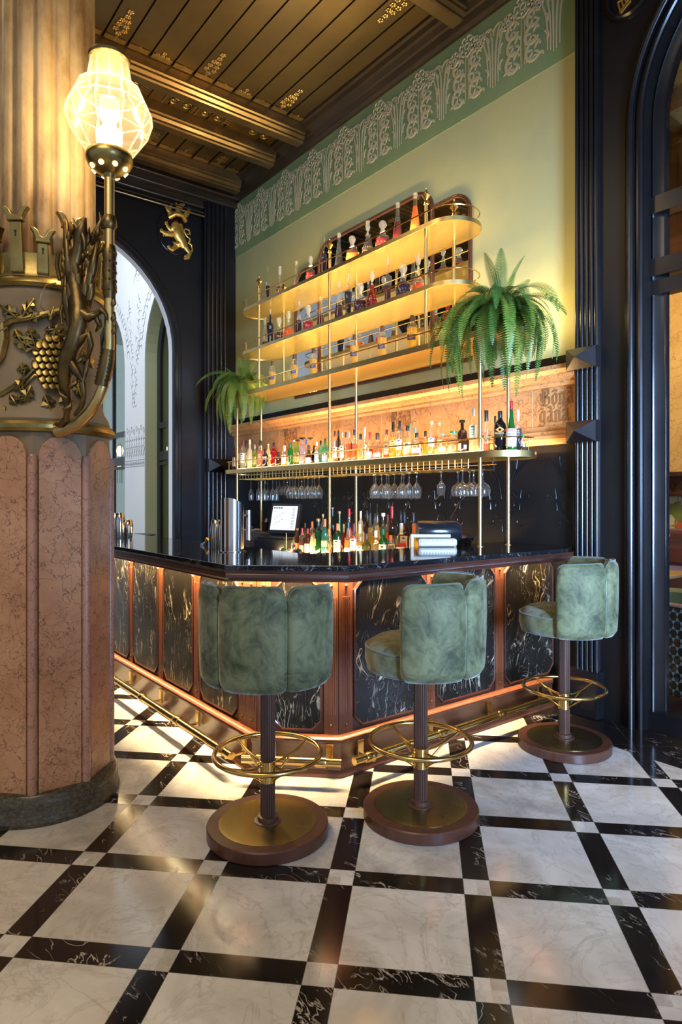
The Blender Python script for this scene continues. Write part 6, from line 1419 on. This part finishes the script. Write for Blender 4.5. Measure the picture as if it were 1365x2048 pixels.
row([
 (530,636,6.0,'m','dec_bulb','clear','brown',.26,None,WH,('x','x'),'little brown decanter'),
 (541,618,6.8,'m','dec_vase','navy','black',.6,None,WH,('x','x'),'blue-black waisted decanter'),
 (558.5,635,9.2,'m','dec_square','clear','brown',.44,None,WH,('x','x'),'square brown decanter'),
 (577.5,623,10.0,'m','dec_bulb','clear','orange',.44,None,WH,('x','x'),'vivid orange round decanter'),
 (598,604,8.0,'m','dec_cone','clear','purple',.50,None,WH,('x','x'),'dark conical decanter'),
 (617,611,10.6,'m','dec_square','clear','red',.42,None,WH,('x','x'),'square coral red decanter'),
 (642,594,8.8,'m','dec_cone','clear','dred',.46,None,WH,('x','x'),'stout red-brown decanter'),
 (678.5,566,9.8,'m','dec_cone','clear','purple',.46,None,WH,('x','x'),'purple conical decanter'),
 (697,549,7.8,'m','dec_vase','clear','black',.62,None,WH,('x','x'),'black waisted decanter'),
 (721,567,13.0,'m','dec_square','clear','dred',.46,None,WH,('x','x'),'wide cut ruby decanter'),
 (744.5,543,11.0,'m','dec_bulb','red','red',.50,None,WH,('x','x'),'scarlet oval decanter'),
 (776,517,8.4,'m','dec_vase','clear','dred',.44,None,WH,('x','x'),'half full waisted decanter'),
 (807,529,14.0,'m','dec_square','clear','purple',.44,None,WH,('x','x'),'broad violet cut decanter'),
 (837,511,11.6,'m','dec_bulb','clear','orange',.34,None,WH,('x','x'),'amber orange cut decanter'),
], Z3+.031, {'m': 3.44}, 'second shelf', 'decanters on the second shelf')
row([
 (545,723,7.4,'m','tulip','clear','gold',.62,(.34,.48),(.05,.06,.14),('cap','brown'),'pale gold flared bottle'),
 (589,709,7.6,'m','tulip','clear','gold',.63,(.34,.48),(.05,.06,.14),('cap','brown'),'second pale gold bottle'),
 (627.5,697,8.2,'m','tulip','clear','gold',.64,(.34,.48),(.05,.06,.14),('cap','brown'),'third pale gold bottle'),
 (709.5,669,9.0,'m','tulip','clear','gold',.65,(.34,.48),(.05,.06,.14),('cap','brown'),'fourth pale gold bottle'),
 (765,652,9.8,'m','tulip','clear','gold',.66,(.34,.48),(.05,.06,.14),('cap','brown'),'fifth pale gold bottle'),
 (825,631,10.8,'m','tulip','clear','gold',.67,(.34,.48),(.05,.06,.14),('cap','brown'),'rightmost pale gold bottle'),
], Z2+TH+.001, {'m': 3.44}, 'third shelf', 'pale gold bottles on the third shelf')
# ================================================================ FERNS
def fern_mat(name, c1, c2):
    t = NT(name); f = t.noise(t.geo(), 9, 3); c = t.mix(t.ramp(f, [(.35, 0.0), (.65, 1.0)]), c1, c2)
    p = t.pbsdf(c, .42, 0); tl = t.n('BsdfTranslucent', {0: c}).outputs[0]; return t.end(t.n('MixShader', {0: .28, 1: p, 2: tl}).outputs[0])
FM = fern_mat('fern_green', (.035,.115,.020), (.085,.18,.030)); FM2 = fern_mat('fern_lamplit', (.10,.18,.025), (.20,.26,.035))  # second green is yellower, the warm LED light put into its colour
def frond(az, up, L, droop, w, rr, rise=0.0):
    """one arching frond: rachis plus paired leaflets"""
    n = 44; pts = []; p = Vector((0,0,0)); el = up
    for i in range(n+1):
        pts.append(p.copy()); t = i/n; e = el-droop*(t**0.75); e = max(e, -PI/2-.1)
        a_ = az+rr.uniform(-.01, .01); p = p+Vector((math.cos(a_)*math.cos(e), math.sin(a_)*math.cos(e), math.sin(e)))*(L/n)
    mb = MB().tube(pts[::3]+[pts[-1]], [.0026*(1-.7*i/(len(pts[::3]))) for i in range(len(pts[::3])+1)], 4)
    twist = rr.uniform(-.7, .7)
    for i in range(2, n+1):
        t = i/n; T = (pts[i]-pts[i-1]).normalized(); sd = Vector((-math.sin(az), math.cos(az), 0)); nr = sd.cross(T).normalized(); sd = (sd*math.cos(twist)+nr*math.sin(twist)).normalized()
        ll = w*(math.sin(PI*min(1, t*.93+.07))**.65)*(1.0-.25*t); lw = L/n*.86
        for s in (-1, 1):
            for half in (0,):
                b0 = pts[i]-T*(lw*half*1.0); d = (sd*s+T*.28-nr*.18).normalized(); tip = b0+d*ll
                mb.add([b0-T*lw*.42, b0+T*lw*.36, b0+d*ll*.62+T*lw*.40, tip, b0+d*ll*.55-T*lw*.36], [(0,1,2,3,4)])
                if half == 0 and ll < .012: break
    return mb
def fern(x, y, z, n, L0, label, seed, sx=1.0, mats=(FM, FM2), left=False):
    rr = random.Random(seed); t = thing('potted_fern', label, 'fern', (x, y, z))
    MB().lathe([(.055,0),(.07,.01),(.085,.12),(.088,.15),(.078,.15),(.075,.135),(.01,.13)], n=28).build('pot', M['brass_satin'], t, smooth=True)
    for k in range(n):
        az = 2*PI*((k*0.618) % 1)+rr.uniform(-.2, .2); tier = k/n; wall = math.sin(az)
        L = L0*rr.uniform(.75, 1.1)*(0.62 if wall > .5 else 0.85 if wall > .1 else 1)
        if tier < .12: up, dr_, L = rr.uniform(.85, 1.4), rr.uniform(.2, 1.0), L*rr.uniform(.36, .58)
        elif tier < .42: up, dr_, L = rr.uniform(.5, 1.0), rr.uniform(1.7, 2.6), L*.78
        else: up, dr_ = rr.uniform(-.1, .6), rr.uniform(1.9, 2.8)
        o = frond(az, up, L, dr_, rr.uniform(.046, .070), rr).build('frond', mats[0] if rr.random() < .6 else mats[1], t)
        q = rr.uniform(.02, .07); o.location = (math.cos(az)*q, math.sin(az)*q, rr.uniform(.10, .19))
    core = MB()
    for k in range(70):                                          # crowded short fronds in the heart of the plant
        az = rr.uniform(0, 2*PI); m_ = frond(az, rr.uniform(-.2, .9), L0*rr.uniform(.35, .60), rr.uniform(1.6, 2.7), rr.uniform(.034, .05), rr)
        core.merge(m_, Matrix.Translation((math.cos(az)*.05, math.sin(az)*.05, rr.uniform(.06, .17))))
    o = core.build('inner_fronds', mats[0], t); o['kind'] = 'stuff'
fern(-2.71, 3.43, Z2+TH+.001, 99, .66, 'large dark green fern in a brass pot on the right shelf end', 11)
fern(-6.13, 3.43, Z2+TH+.001, 90, .60, 'smaller yellow-lit fern in a brass pot on the left shelf end', 5, mats=(FM2, FM2))
